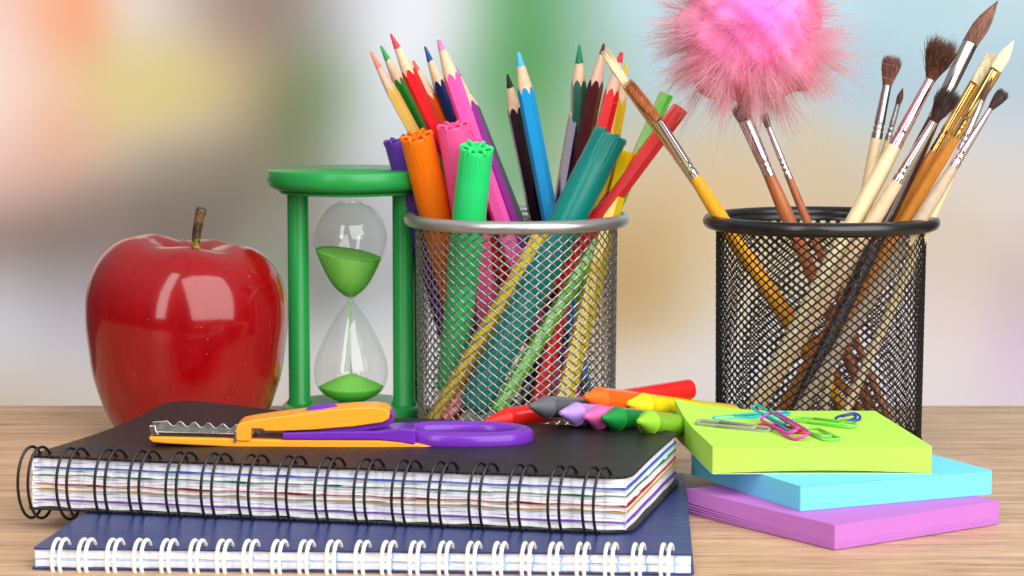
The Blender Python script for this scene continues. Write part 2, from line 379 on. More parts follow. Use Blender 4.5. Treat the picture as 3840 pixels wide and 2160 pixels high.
def black_notebook():
    FL, FR, BR, BL = V2(-16.35, 78.3), V2(3.75, 74.3), V2(6.05, 83.5), V2(-12.9, 88.6)
    zb, zt = .78, 2.47
    def lift(x, y):
        d = math.hypot((x - BL.x) / 3.4, (y - BL.y) / 2.6); a = .34 * math.exp(-d * d)
        return a + .02 * math.sin(x * .9) * math.sin(y * .7)
    root = thing('spiral_notebook', 'thick black textured notebook with black wire rings, topmost of the two notebooks', 'notebook', (-5, 80, zb), 'ring bound notebooks')
    out = round_quad([FL, FR, BR, BL], [.25, .9, 1.0, 1.3])
    cm = cover_mat('black_plastic_cover', sr(18, 15, 16), .40, 1.0, .17)
    mb = MB(); plate(mb, out, zt, zt + .07, lift, lift, rings=16); mb.build('front_cover', cm, root, auto=40)
    mb = MB(); plate(mb, offset_poly(out, .12), zb - .06, zb, rings=4); mb.build('back_cover', cm, root, auto=40)
    inner = round_quad([FL, FR, BR, BL], [.05, .12, .5, .6], seg=120)
    pm = page_mat('squared_paper_edge', (.93, .93, .95), (.50, .52, .60), 1.05, 1, (), .4, .32)
    zs = [zb + .01, zb + .27, zb + .62, zb + .80, zb + 1.12, zb + 1.38, zt - .02]
    cols = [('purple', (110, 50, 165)), ('yellow', (196, 160, 70)), ('red', (165, 28, 40)), ('green', (25, 120, 95)), ('blue', (35, 85, 185))]
    for i in range(6):
        ph = random.uniform(0, 9); a = [.008, .016, .024, .022, .012, .008][i]
        w0 = lambda x, y, ph=ph, a=a: a * math.sin(x * 1.7 + ph) + a * .4 * math.sin(x * 4.1 + y + ph * 2)
        o_ = offset_poly(inner, -random.uniform(.10, .16))
        # leaves wander in and out a little along the edge
        o_ = [p + V2(0, .02 * math.sin(p.x * 5 + ph)) for p in o_]
        mb = MB(); h = (zs[i + 1] - zs[i])
        nsub = [2, 3, 2, 3, 2, 2][i]
        for q in range(nsub):
            g = .005
            f = lambda x, y, q=q, w0=w0: w0(x, y) + .012 * math.sin(x * 4.1 + q * 2.2 + y)
            oo = offset_poly(o_, random.uniform(-.035, .0))
            plate(mb, oo, zs[i] + h * q / nsub + g, zs[i] + h * (q + 1) / nsub - .004, f, f, rings=2)
        mb.build('page_block', pm, root, auto=40)
        if i < 5:
            mb = MB(); cc = cols[i]
            f = lambda x, y, ph=ph, a=a: a * math.sin(x * 1.7 + ph) + a * .4 * math.sin(x * 4.1 + y + ph * 2)
            dd = offset_poly(inner, -.05)
            tk = [.016, .007, .009, .010, .016][i]
            plate(mb, dd, zs[i + 1] - tk, zs[i + 1] + tk * .5, f, f, rings=2)
            mb.build('divider', paint(cc[0] + '_divider_card', cc[1], rough=.6), root, auto=40)['label'] = cc[0] + ' divider sheet'
    xs = [100, 243, 384, 512, 650, 783, 921, 1060, 1206, 1351, 1494, 1630, 1781, 1924, 2074, 2204]
    binding(root, FL, FR, (zb + zt) / 2, 1.22, .60, .06, 40, .052, [x + 10 for x in xs], 1820, 1.6, paint('black_wire', (22, 22, 24), rough=.28, spec=.6), .42, .36)
black_notebook()

def blue_notebook():
    FL, FR = PZ(122, 2056, .68), PZ(2597, 2078, .68)
    FL, FR = V2(FL.x, FL.y), V2(FR.x, FR.y); BR, BL = FR + V2(.75, 13.5), FL + V2(1.6, 13.4)
    root = thing('spiral_notebook', 'slim dark blue notebook with white wire rings lying under the black notebook', 'notebook', (-5, 76, 0), 'ring bound notebooks')
    out = round_quad([FL, FR, BR, BL], [.15, .15, .3, .3])
    cm = cover_mat('blue_plastic_cover', sr(34, 52, 110), .3, .25, 1)
    mb = MB(); plate(mb, out, .64, .69, rings=3); mb.build('front_cover', cm, root, auto=40)
    mb = MB(); plate(mb, offset_poly(out, .06), .02, .07, rings=3); mb.build('back_cover', cm, root, auto=40)
    pm = page_mat('white_paper_edge', (.90, .93, .97), (.30, .50, .85), .88, 1, (.30,), .95, .30)
    inner = offset_poly(round_quad([FL, FR, BR, BL], [.05, .05, .2, .2], seg=100), -.08)
    for z0, z1 in ((.08, .34), (.35, .625)):
        mb = MB(); f = lambda x, y, z0=z0: .008 * math.sin(x * 3 + z0 * 20)
        plate(mb, [p + V2(0, .02 * math.sin(p.x * 3.3 + z0 * 9)) for p in inner], z0, z1 - .01, f, f, rings=2); mb.build('page_block', pm, root, auto=40)
    xs = [217,315,422,522,624,731,833,932,1039,1141,1241,1348,1449,1553,1661,1765,1864,1972,2073,2175,2281,2383,2490]
    binding(root, FL, FR, .36, .60, .42, .06, 34, .064, xs, 2060, .36, paint('white_wire', (244, 244, 240), rough=.3, spec=.6), .22, .23)
blue_notebook()

# ================================================================ sticky note pads
def note_pad(label, rgb, A, B, C, z0, z1, liftC=0, bend=0, fan=False, backing=None, side=1.0):
    """A near corner, B right corner, C left/back corner"""
    D = B + C - A; root = thing('sticky_note_pad', label, 'note pad', ((A.x + B.x) / 2, (A.y + C.y) / 2, z0), 'stacked square note pads')
    m = bpy.data.materials.new('note_paper'); m.use_nodes = True; n = m.node_tree; b = n.nodes['Principled BSDF']; L = n.links
    col = sr(*rgb); uv = n.nodes.new('ShaderNodeUVMap'); uv.uv_map = 'UVMap'
    mp = n.nodes.new('ShaderNodeMapping'); mp.inputs['Scale'].default_value = (.7, 60, 1); L.new(uv.outputs[0], mp.inputs[0])
    no = n.nodes.new('ShaderNodeTexNoise'); no.inputs['Scale'].default_value = 1; no.inputs['Detail'].default_value = 3; L.new(mp.outputs[0], no.inputs['Vector'])
    mx = n.nodes.new('ShaderNodeMixRGB'); mx.inputs[1].default_value = (*[c * .82 for c in col], 1); mx.inputs[2].default_value = (*[min(1, c * 1.05) for c in col], 1)
    L.new(no.outputs['Fac'], mx.inputs[0]); L.new(mx.outputs[0], b.inputs['Base Color']); b.inputs['Roughness'].default_value = .75; b.inputs['Specular IOR Level'].default_value = .25
    bp = n.nodes.new('ShaderNodeBump'); bp.inputs['Strength'].default_value = .25; bp.inputs['Distance'].default_value = .01
    L.new(no.outputs['Fac'], bp.inputs['Height']); L.new(bp.outputs[0], b.inputs['Normal'])
    H = z1 - z0
    def lf(x, y, k):
        d = (V2(x, y) - V2(C.x, C.y)).length; 
        u = (V2(x, y) - V2(A.x, A.y)).dot(V2(B.x - A.x, B.y - A.y)) / (B - A).length_squared
        return liftC * k * max(0, 1 - d / 4.2) ** 2 + bend * (1 - k) * math.sin(math.pi * min(1, max(0, u)))
    out = round_quad([V2(A.x, A.y), V2(B.x, B.y), V2(D.x, D.y), V2(C.x, C.y)], [.03, .05, .05, .05], per=3, seg=24)
    mb = MB()
    if fan:
        segs = [(.0, .05), (.055, .12), (.125, .19), (.195, .28), (.285, 1)]
        for i, (a, bb) in enumerate(segs):
            k0 = lambda x, y, i=i: .16 * (i / 4) * max(0, 1 - (V2(x, y) - V2(C.x, C.y)).length / 5.5) ** 2
            kt = (lambda x, y: .05 * max(0, 1 - (V2(x, y) - V2(C.x, C.y)).length / 5) ** 2) if i == 4 else k0
            oo = offset_poly(out, random.uniform(-.02, 0))
            plate(mb, oo, z0 + H * a, z0 + H * bb, k0, kt, rings=6)
    else:
        segs = [(0, .972), (.976, 1)]
        for i, (a, bb) in enumerate(segs):
            plate(mb, offset_poly(out, [0, -.004][i]), z0 + .004 + H * a, z0 + H * bb, lambda x, y, a=a: lf(x, y, a ** 2), lambda x, y, bb=bb: lf(x, y, bb ** 2) , rings=10)
    mb.build('note_sheets', m, root, auto=40)
    if backing:
        mb = MB(); plate(mb, offset_poly(out, .004), z0 - .018, z0 - .002, rings=2); mb.build('backing_sheet', paint('white_backing', (235, 235, 230), rough=.6), root)
    return root
note_pad('violet square note pad on the table, lowest of the three pads', (192, 118, 202), PZ(3130, 2066, 0), PZ(3748, 1968, 0), PZ(2572, 1927, 0), .03, .85, fan=True)
note_pad('sky blue square note pad between the violet and the lime pads', (118, 214, 238), PZ(3002, 1825, 1.70), PZ(3722, 1764, 1.70), PZ(2591, 1694, 1.70), .86, 1.70)
GZ = 2.66
note_pad('lime green square note pad on top, holding the paper clips', (186, 236, 90), PZ(2672, 1675, GZ), PZ(3496, 1674, GZ), PZ(2529, 1541, GZ), 1.725, GZ, liftC=.46, bend=.10, backing=True)

# ================================================================ mesh cups
def mesh_cup(label, cx, cy, rb, rr, tr, h, ncell, nrow, strand, m, mrim, name='mesh_pencil_cup'):
    root = thing(name, label, 'pencil cup', (cx, cy, 0), 'round wire mesh cups')
    z0, z1 = .28, h - tr * .6
    mb = MB(); da = 2 * math.pi / ncell; dz = (z1 - z0) / nrow; rb0 = rb * .985
    def rad(z): return lerp(rb0, rb, (z - z0) / (z1 - z0))
    for sgn in (1, -1):
        for i in range(ncell):
            pts = []; nseg = nrow * 2; a0 = i * da
            rings = []
            for k in range(nseg * 3 + 1):
                s = k / 3  # half cells
                z = z0 + s * dz / 2
                # each strand runs diagonally and flattens towards the knots
                w = math.sin(2 * math.pi * s) / (2 * math.pi)
                a = a0 + sgn * (s + w * .35) * da / 2
                r_ = rad(z) + sgn * .018 * math.cos(math.pi * s)
                c, sn = math.cos(a), math.sin(a)
                P = Vector((cx + r_ * c, cy + r_ * sn, z)); N = Vector((c, sn, 0))
                T = (Vector((-sn, c, 0)) * sgn * rb * da / 2 + Vector((0, 0, dz / 2))).normalized(); B = N.cross(T)
                ring = [P + N * strand * .55, P + B * strand * .62, P - N * strand * .55, P - B * strand * .62]
                rings.append(ring)
            mb.rings(rings)
    mb.build('mesh_wall', m, root)
    mb = MB(); n = 96
    mb.tube([(cx + (rr - tr) * math.cos(2 * math.pi * k / n), cy + (rr - tr) * math.sin(2 * math.pi * k / n), h) for k in range(n)], tr, 16, closed=True)
    # squash nothing: round wire rim with a collar that grips the mesh
    mb.lathe([(rb + .03, h - tr * 1.0), (rb + .05, h), (rb - .05, h), (rb - .04, h - tr * 1.0)], (cx, cy, 0), n=96)
    mb.build('rim', mrim, root)
    mb = MB(); mb.lathe([(rb0 + .06, .34), (rb0 + .09, .2), (rb0 + .06, 0.02), (rb0 - .3, .02)], (cx, cy, 0), n=96); mb.build('base_ring', mrim, root)
    mb = MB(); mb.lathe([(.01, .12), (rb0 - .02, .12), (rb0 - .02, .2), (.01, .2)], (cx, cy, 0), n=64)
    mb.build('base_plate', mrim, root, auto=40)
    return root
SY, SX = 100.0, 0.19
silver = mat('silver_wire', (.42, .42, .43), rough=.27, metal=.9, var=.15)
silver_rim = mat('silver_paint', (.56, .57, .58), rough=.33, metal=.8, var=.05, bump=.15, bscale=40)
rimz = PY(1937, 822, SY).z
mesh_cup('silver mesh cup full of pencils and felt pens', SX, SY, 4.28, 4.82, .27, rimz, 54, 22, .062, silver, silver_rim)
BY = 95.4; BX = PY(3078, 830, BY).x
blackw = mat('black_wire_coat', (.008, .008, .009), rough=.3, spec=.38, var=.1)
black_rim = mat('black_enamel', (.010, .010, .011), rough=.26, spec=.55, var=.1)
mesh_cup('black mesh cup full of paint brushes', BX, BY, 4.22, 4.80, .29, PY(3078, 830, BY).z, 62, 26, .060, blackw, black_rim)

# ================================================================ pencils
LEADWOOD = wood_mat('bare_pencil_wood', sr(228, 188, 150), sr(245, 214, 180), (6, 6, 1.2), .6)
LEADWOOD_PINK = wood_mat('pinkish_pencil_wood', sr(228, 178, 152), sr(245, 204, 182), (6, 6, 1.2), .6)
def hex_rho(a, ap):
    s = math.pi / 3; q = (a % s) - s / 2; return ap / math.cos(q)
def pencil(label, rgb, tip, low, Yt, Yl, dia=.66, cone=1.75, lead=None, both=False, blunt=False, wood=None, group='pencils standing in the silver cup', rot=0, tipdown=False, leadlen=.36, cat='pencil', tipr=.05):
    T = PY(*tip, Yt); B = PY(*low, Yl)
    if B.z < .36: B = T + (B - T) * ((T.z - .36) / (T.z - B.z))
    if tipdown: T, B = B, T
    A = (T - B).normalized(); Ln = (T - B).length
    root = thing('coloured_pencil', label, cat, B, group)
    U = A.orthogonal().normalized(); U = Matrix.Rotation(R(rot), 3, A) @ U; V = A.cross(U)
    n = 36; ap = dia / 2 * .92
    P = lambda r, a, h: B + A * h + U * r * math.cos(a) + V * r * math.sin(a)
    angs = [2 * math.pi * k / n for k in range(n)]
    body = MB(); pm = paint('pencil_lacquer', rgb, rough=.22, coat=.6, spec=.5, var=.04, vscale=1.5)
    if blunt:
        body.rings([[P(hex_rho(a, ap) * s, a, h) for a in angs] for s, h in ((.9, 0), (1, .04), (1, Ln - .03), (.95, Ln))], cap0=True, cap1=True)
        body.build('body', pm, root, auto=28)
        return root
    k_ = (dia / 2 - tipr) / cone
    top = lambda a: Ln - (hex_rho(a, ap) - tipr) / k_
    body.rings([[P(hex_rho(a, ap) * .93, a, 0) for a in angs], [P(hex_rho(a, ap), a, .05) for a in angs], [P(hex_rho(a, ap), a, top(a)) for a in angs]], cap0=True)
    body.build('body', pm, root, auto=28)
    w = MB(); rl = tipr + k_ * leadlen * 1.35
    hl = Ln - (rl - tipr) / k_
    w.rings([[P(hex_rho(a, ap) - .004, a, top(a) + .001) for a in angs], [P(lerp(hex_rho(a, ap), rl, .5), a, lerp(top(a), hl, .5)) for a in angs], [P(rl, a, hl + .05 * math.sin(3 * a) * leadlen) for a in angs]])
    w.build('sharpened_wood', wood or LEADWOOD, root)
    l = MB(); l.rings([[P(rl + .004, a, hl + .05 * math.sin(3 * a) * leadlen) for a in angs], [P(lerp(rl, tipr, .5), a, lerp(hl, Ln - .02, .5)) for a in angs], [P(tipr, a, Ln - .03) for a in angs], [P(tipr * .5, a, Ln) for a in angs]], cap1=True)
    lead = lead or rgb
    l.build('lead', paint('pencil_core', lead, rough=.5), root)
    return root
pencil('sand yellow pencil with a salmon lead, leftmost in the silver cup', (240, 195, 95), (1389, 193), (2120, 1540), 101.2, 101.5, .52, 1.9, lead=(240, 140, 115), wood=LEADWOOD_PINK, leadlen=.6)
pencil('mid green pencil between the sand yellow and the red pencils', (20, 140, 45), (1428, 172), (2110, 1545), 102.2, 102, .56, 1.75, lead=(50, 165, 80), leadlen=.5)
pencil('tall red pencil leaning left, highest tip in the silver cup', (232, 28, 36), (1465, 127), (2133, 1545), 100.6, 100.8, .64, 1.85, lead=(220, 60, 75), leadlen=.5, rot=20)
pencil('orange pencil half hidden behind the tall red pencil', (245, 100, 20), (1549, 227), (2200, 1540), 103, 102.4, .56, 1.8, lead=(225, 100, 60))
pencil('navy blue pencil beside the pink pencil', (18, 40, 95), (1593, 174), (2105, 1540), 102.8, 102.5, .56, 1.75, lead=(40, 70, 150), leadlen=.5)
pencil('bubblegum pink pencil leaning left with a pink lead', (250, 95, 180), (1645, 148), (2128, 1550), 99.6, 99.4, .70, 1.7, lead=(240, 130, 185), leadlen=.35, rot=8, tipr=.09)
pencil('violet pencil running behind the pink pencil', (150, 50, 150), (1706, 250), (2180, 1550), 100.9, 100.6, .60)
pencil('dark grey pencil behind the violet pencil', (85, 92, 98), (1738, 318), (2225, 1550), 102.2, 101.3, .60, 1.1, tipr=.08)
pencil('black pencil standing left of the light blue pencil', (22, 21, 22), (1903, 278), (2160, 1550), 102.3, 102.5, .66, 1.65, lead=(30, 30, 32), leadlen=.45)
pencil('light blue pencil near the middle of the silver cup', (35, 165, 232), (1943, 196), (2205, 1550), 101, 101.6, .70, 1.7, lead=(80, 185, 225), leadlen=.45, rot=10, tipr=.085)
pencil('dark green pencil standing upright in the silver cup', (12, 92, 70), (2173, 168), (2150, 1540), 103, 103.2, .66, 1.7, lead=(25, 130, 95), leadlen=.6)
pencil('indigo pencil partly hidden behind the upright dark green pencil', (48, 28, 78), (2181, 300), (1965, 1550), 103.6, 99.5, .60)
pencil('maroon pencil just right of the dark green pencil', (82, 22, 28), (2265, 163), (1990, 1540), 102.3, 102.2, .66, 1.8, lead=(95, 25, 35), wood=LEADWOOD_PINK, rot=14)
pencil('bright red pencil leaning right near the paint brush tip', (240, 30, 38), (2331, 196), (2010, 1540), 101.6, 98.2, .66, 1.9, lead=(225, 35, 40), rot=5, wood=LEADWOOD_PINK, tipr=.08)
pencil('yellow pencil mostly hidden behind the bright red pencil', (240, 200, 30), (2352, 235), (2105, 1540), 102.8, 102.5, .6)
pencil('yellow pencil with its flat end up, behind the teal felt pen', (250, 215, 20), (2348, 572), (2102, 1560), 100.6, 97.6, .78, blunt=True)
pencil('bright green pencil rising behind the slanting red pencil', (95, 200, 45), (2500, 350), (1960, 1540), 102.0, 102.6, .60, blunt=True)
pencil('bright green pencil low in the silver cup against the mesh', (105, 205, 50), (2295, 815), (1862, 1545), 100.2, 97.0, .60, blunt=True, rot=12)
pencil('red pencil slanting right with its flat end under the pink feathers', (235, 32, 42), (2552, 405), (1664, 1590), 100.6, 98.6, .72, 1.6, tipdown=False, blunt=True, rot=6)
pencil('yellow pencil slanting across the front of the silver cup', (240, 205, 35), (2048, 850), (1612, 1600), 98.2, 98.7, .62, blunt=True, rot=8)

# ================================================================ felt pens
def felt_pen(label, rgb, top, low, Yt, Yl, dia=1.42, capl=6.0):
    T = PY(*top, Yt); B = PY(*low, Yl)
    if B.z < .95: B = T + (B - T) * ((T.z - .95) / (T.z - B.z))
    A = (T - B).normalized(); Ln = (T - B).length; r = dia / 2
    root = thing('felt_pen', label, 'felt pen', B, 'felt pens standing in the silver cup')
    m = paint('pen_plastic', rgb, rough=.30, spec=.5, var=.03, sss=.12)
    U = A.orthogonal().normalized()
    mb = MB(); nr = 22
    def flute(a, rr_, h):
        if rr_ < r * .86 or h < Ln - 1.45: return 1
        k = min(1, (h - (Ln - 1.45)) / .2)
        return 1 - .02 * k * (0.5 - .5 * math.cos(nr * a)) ** .6
    c0 = max(.2, Ln - capl)
    prof = [(r * .96, c0), (r * 1.0, c0 + .06), (r * .995, Ln - 1.5)] + [(r * .99, Ln - 1.45 + .1 * i) for i in range(0, 14)] + [(r * .975, Ln - .06), (r * .95, Ln), (r * .84, Ln - .01), (r * .82, Ln - .08), (r * .8, Ln - .42), (.01, Ln - .44)]
    mb.lathe(prof, B, A, n=132, mod=flute, U=U)
    cap = mb.build('cap', m, root, auto=50)
    V = A.cross(U)
    # rosette of looped ribs in the hollow end of the cap
    mb = MB()
    for k in range(6):
        a = 2 * math.pi * k / 6 + .3; d = U * math.cos(a) + V * math.sin(a); e = A.cross(d)
        pts = [B + A * (Ln - .16) + d * .02, B + A * (Ln - .06) + d * r * .25, B + A * (Ln + .03) + d * r * .55, B + A * (Ln + .07) + d * r * .78, B + A * (Ln + .02) + d * r * .9, B + A * (Ln - .12) + d * r * .88]
        mb.tube(smoothcurve(pts, 4), [.07] * 13 + [.085] * 8, 8)
        lp = [B + A * (Ln - .07) + d * (r * .55 + r * .26 * math.cos(t)) + e * r * .24 * math.sin(t) for t in [2 * math.pi * q / 16 for q in range(16)]]
        mb.tube(lp, .035, 6, closed=True)
    mb.tube([B + A * (Ln - .4), B + A * (Ln - .08)], .16, 12)
    mb.build('rosette', m, cap)
    mb = MB(); mb.lathe([(.01, 0), (r * .5, 0), (r * .84, .25), (r * .90, .4), (r * .90, c0 + .1)], B, A, n=40, U=U); mb.build('barrel', m, root, auto=50)
felt_pen('purple felt pen half hidden behind the orange felt pen', (100, 52, 168), (1492, 525), (1745, 1450), 101.4, 102.2, 1.25)
felt_pen('orange felt pen with ribbed cap, leftmost of the big pens', (250, 120, 10), (1562, 510), (1800, 1500), 99.2, 102.3)
felt_pen('pink felt pen between the orange and the mint green pens', (250, 90, 155), (1700, 470), (1860, 1400), 98.9, 100.6)
felt_pen('mint green felt pen at the front of the silver cup', (45, 228, 125), (1787, 555), (1688, 1480), 97.0, 100.7, 1.42)
felt_pen('teal felt pen leaning right across the front of the silver cup', (10, 138, 128), (2288, 508), (1752, 1570), 99.4, 97.4, 1.50, 7.5)

# ================================================================ paint brushes
def line_t(T, B, px):
    best = None
    for i in range(801):
        t = i / 800; q = proj(T + (B - T) * t); d = (q[0] - px[0]) ** 2 + (q[1] - px[1]) ** 2
        if best is None or d < best[0]: best = (d, t)
    return best[1]
def brush(label, tip, base, ferr, low, Y0, Y1, fw0, fw1, hw, belly, hair, metal, handle, endw=None, flat=1.0, pointed=False, fluffy=0, crimps=2, nh=420, hb=None, stain=None):
    endw = endw or hw * .9
    P0 = PY(*base, Y0); E = PY(*low, Y1)
    if E.z < .33: E = P0 + (E - P0) * ((P0.z - .33) / (P0.z - E.z))
    t1 = line_t(P0, E, ferr); P1 = P0 + (E - P0) * t1; Tp = PY(*tip, Y0 + .2)
    A = (P0 - E).normalized(); U = Vector((1, 0, 0)); U = (U - A * U.dot(A)).normalized(); V = A.cross(U)
    root = thing('paint_brush', label, 'paint brush', E, 'paint brushes in the black cup')
    Lh = (P1 - E).length; Lf = (P0 - P1).length
    # handle: swells under the ferrule and tapers to the end
    mb = MB(); pr = []
    for k in range(25):
        s = k / 24; w = lerp(endw * .92, hw, min(1, s * 1.15) ** .8) if s < .87 else lerp(hw, fw1, ((s - .87) / .13) ** 1.3)
        pr.append((w / 2, s * (Lh + .05)))
    mb.lathe([(.01, -.02)] + pr, E, A, n=20, U=U); mb.build('handle', handle, root)
    mb = MB(); pr = []
    for k in range(33):
        s = k / 32; w = lerp(fw1, fw0, min(1, s / .9)); h = s * Lf; ex = 0
        for c in range(crimps):
            cpos = .35 + c * .22
            ex -= .035 * math.exp(-((h - cpos) / .045) ** 2)
        pr.append((w / 2 + ex + .012, h))
    pr = [(fw1 / 2 - .02, 0)] + pr + [(fw0 / 2 + .03, Lf + .01), (fw0 / 2 - .02, Lf + .01)]
    def fl(a, r, h): 
        k = max(0, h / Lf) if flat != 1 else 0
        return 1 - (1 - flat) * k * abs(math.sin(a)) ** 1.0
    mb.lathe(pr, P1, A, n=24, U=U, mod=fl); mb.build('ferrule', metal, root, auto=55)
    # tuft
    D = Tp - P0; HL = D.length; Dn = D.normalized(); Uh = (U - Dn * U.dot(Dn)).normalized(); Vh = Dn.cross(Uh)
    rb = fw0 / 2 - .01
    def prof(s):
        if pointed: return max(.02, (rb + (belly / 2 - rb) * math.sin(min(1, s * 1.6) * math.pi / 2)) * (1 - max(0, (s - .35) / .65) ** 1.5 ))
        return rb + (belly / 2 - rb) * math.sin(min(1, s * 1.25) * math.pi / 2) * (1 - .25 * max(0, s - .7) / .3)
    mb = MB(); rg = []
    for k in range(11):
        s = k / 10 * (.97 if pointed else .84); q = prof(s) * (.93 if not pointed else .96) * (1 if (pointed or k < 8) else (1, .9, .7, .35)[k - 7])
        rg.append((q, s * HL))
    mb.lathe(rg, P0, Dn, n=20, U=Uh, mod=lambda a, r, h: 1 - (1 - flat) * abs(math.sin(a)), cap1=True)
    for i in range(nh):
        a = random.uniform(0, 2 * math.pi); q = math.sqrt(random.uniform(.35, 1)); fq = 1 - (1 - flat) * abs(math.sin(a))
        Ls = (random.uniform(.93, 1.0) if pointed else random.uniform(.82, 1.03) * (1 - .12 * (q * q if fluffy else 0)))
        jit = Vector([random.gauss(0, fluffy * .5) for _ in range(3)]); pts = []
        for k in range(6):
            s = k / 5 * Ls; ra = prof(min(1, s)) * q * fq * 1.02
            pts.append(P0 + Dn * s * HL + (Uh * math.cos(a) + Vh * math.sin(a)) * ra + jit * (k / 5) ** 2.2 + Vector([random.gauss(0, fluffy * .12) for _ in range(3)]) * (k / 5))
        mb.tube(pts, [.014, .014, .013, .012, .009, .003], 3, cap=False)
    mb.build('bristles', hair, root)
    return root
def hair_mat(name, c1, c2, rough=.45):
    m = wood_mat(name, c1, c2, (5, 5, .7), rough); return m
brown_hair = hair_mat('brown_hair', sr(52, 28, 18), sr(120, 72, 50)); dark_hair = hair_mat('dark_hair', sr(30, 16, 14), sr(78, 44, 36))
red_hair = hair_mat('reddish_hair', sr(95, 55, 40), sr(165, 112, 88)); cream_hair = hair_mat('cream_bristle', sr(222, 200, 150), sr(250, 240, 208))
orange_hair = hair_mat('golden_synthetic', sr(120, 62, 20), sr(215, 120, 50))
chrome = mat('nickel_ferrule', (.72, .72, .72), rough=.13, metal=1, var=.05); dull = mat('dull_nickel_ferrule', (.52, .54, .54), rough=.24, metal=1, var=.1)
gold = mat('gold_ferrule', (.85, .56, .18), rough=.16, metal=1, var=.06)
pinkchrome = mat('pink_tinted_ferrule', (.80, .62, .68), rough=.16, metal=1, var=.06)
def wm(n, a, b, r=.4): a = [x * .35 + y * .65 for x, y in zip(a, b)]; return wood_mat(n, sr(*a), sr(*b), (2.6, 2.6, 1.0), r)
cream_w = wm('cream_wood', (225, 196, 148), (252, 232, 186)); cream_w2 = wm('greenish_wood', (200, 186, 138), (240, 226, 180)); tan_w = wm('tan_wood', (200, 162, 122), (240, 206, 166))
grey_w = wm('grey_wood', (150, 130, 108), (205, 184, 158)); yel_w = wm('yellow_lacquer', (205, 130, 15), (250, 180, 45), .25); or_w = wm('orange_lacquer', (200, 115, 30), (238, 160, 65), .25)
red_w = wm('red_brown_wood', (135, 70, 38), (190, 112, 66), .35); dk_w = paint('dark_brown_lacquer', (58, 34, 34), rough=.2, coat=.6)
brush('flat cream bristle brush with a long gold ferrule, leaning left', (2267, 190), (2352, 325), (2545, 610), (3255, 1580), 94.6, 98.0, .34, .36, .42, .42, cream_hair, gold, or_w, flat=.5, crimps=3, nh=500)
brush('yellow handled brush with stained orange bristles leaning far left', (2352, 308), (2468, 450), (2617, 650), (3185, 1570), 93.4, 97.6, .34, .46, .62, .46, orange_hair, chrome, yel_w, flat=.6, nh=400)
brush('thick red brown brush whose bristles reach into the pink feathers', (2772, 395), (2795, 450), (2887, 656), (3290, 1590), 96.4, 97, .58, .48, .58, .75, red_hair, pinkchrome, red_w, flat=.7, nh=300)
brush('thin red brown brush with short dark hair beside the thick one', (2862, 420), (2882, 478), (2948, 675), (3330, 1570), 97.3, 96.4, .22, .30, .36, .34, dark_hair, pinkchrome, red_w, fluffy=.04, nh=200, crimps=3)
brush('soft brown brush with dull ferrule, leftmost of the right hand bunch', (3350, 205), (3326, 322), (3289, 522), (3080, 1560), 98.2, 95.6, .36, .46, .46, .72, red_hair, dull, cream_w, fluffy=.10, nh=600)
brush('tiny pointed brush beside the leftmost soft brush', (3386, 330), (3367, 392), (3342, 530), (3030, 1560), 98.6, 98.2, .20, .26, .32, .27, brown_hair, dull, cream_w, pointed=True, nh=120)
brush('brown splayed brush with a pale thick handle at the front', (3545, 150), (3490, 300), (3362, 552), (2790, 1590), 94.6, 93.6, .40, .54, .70, 1.02, brown_hair, pinkchrome, cream_w2, fluffy=.32, nh=1100)
brush('largest pointed brush with a wide silver ferrule and dark handle', (3742, 3), (3636, 165), (3480, 440), (2958, 1590), 96.8, 93.4, .62, .52, .66, .70, red_hair, dull, dk_w, pointed=True, nh=700)
brush('bushy dark brush in front of the gold ferrules', (3572, 335), (3502, 458), (3368, 684), (2812, 1580), 93.6, 93.6, .30, .50, .60, .78, dark_hair, chrome, tan_w, fluffy=.2, nh=900)
brush('shorter of the two cream bristle brushes on the right', (3728, 205), (3655, 312), (3498, 565), (2905, 1570), 95.9, 96.4, .42, .40, .46, .58, cream_hair, gold, or_w, flat=.5, crimps=3, nh=500)
brush('cream bristle brush with gold ferrule, farthest right in the cup', (3802, 152), (3735, 262), (3575, 512), (2945, 1570), 95.3, 95.4, .48, .44, .50, .50, cream_hair, gold, or_w, flat=.5, crimps=3, nh=500, pointed=True)
brush('dark tipped small brush crossing in front of the gold ferrules', (3722, 285), (3684, 376), (3590, 560), (3150, 1590), 94.4, 94.0, .22, .30, .46, .22, brown_hair, chrome, cream_w, pointed=True, nh=160)
brush('small splayed brush with grey wooden handle, lowest on the right', (3772, 338), (3714, 408), (3552, 612), (2960, 1600), 92.9, 92.8, .20, .38, .56, .48, dark_hair, chrome, grey_w, fluffy=.06, nh=320)

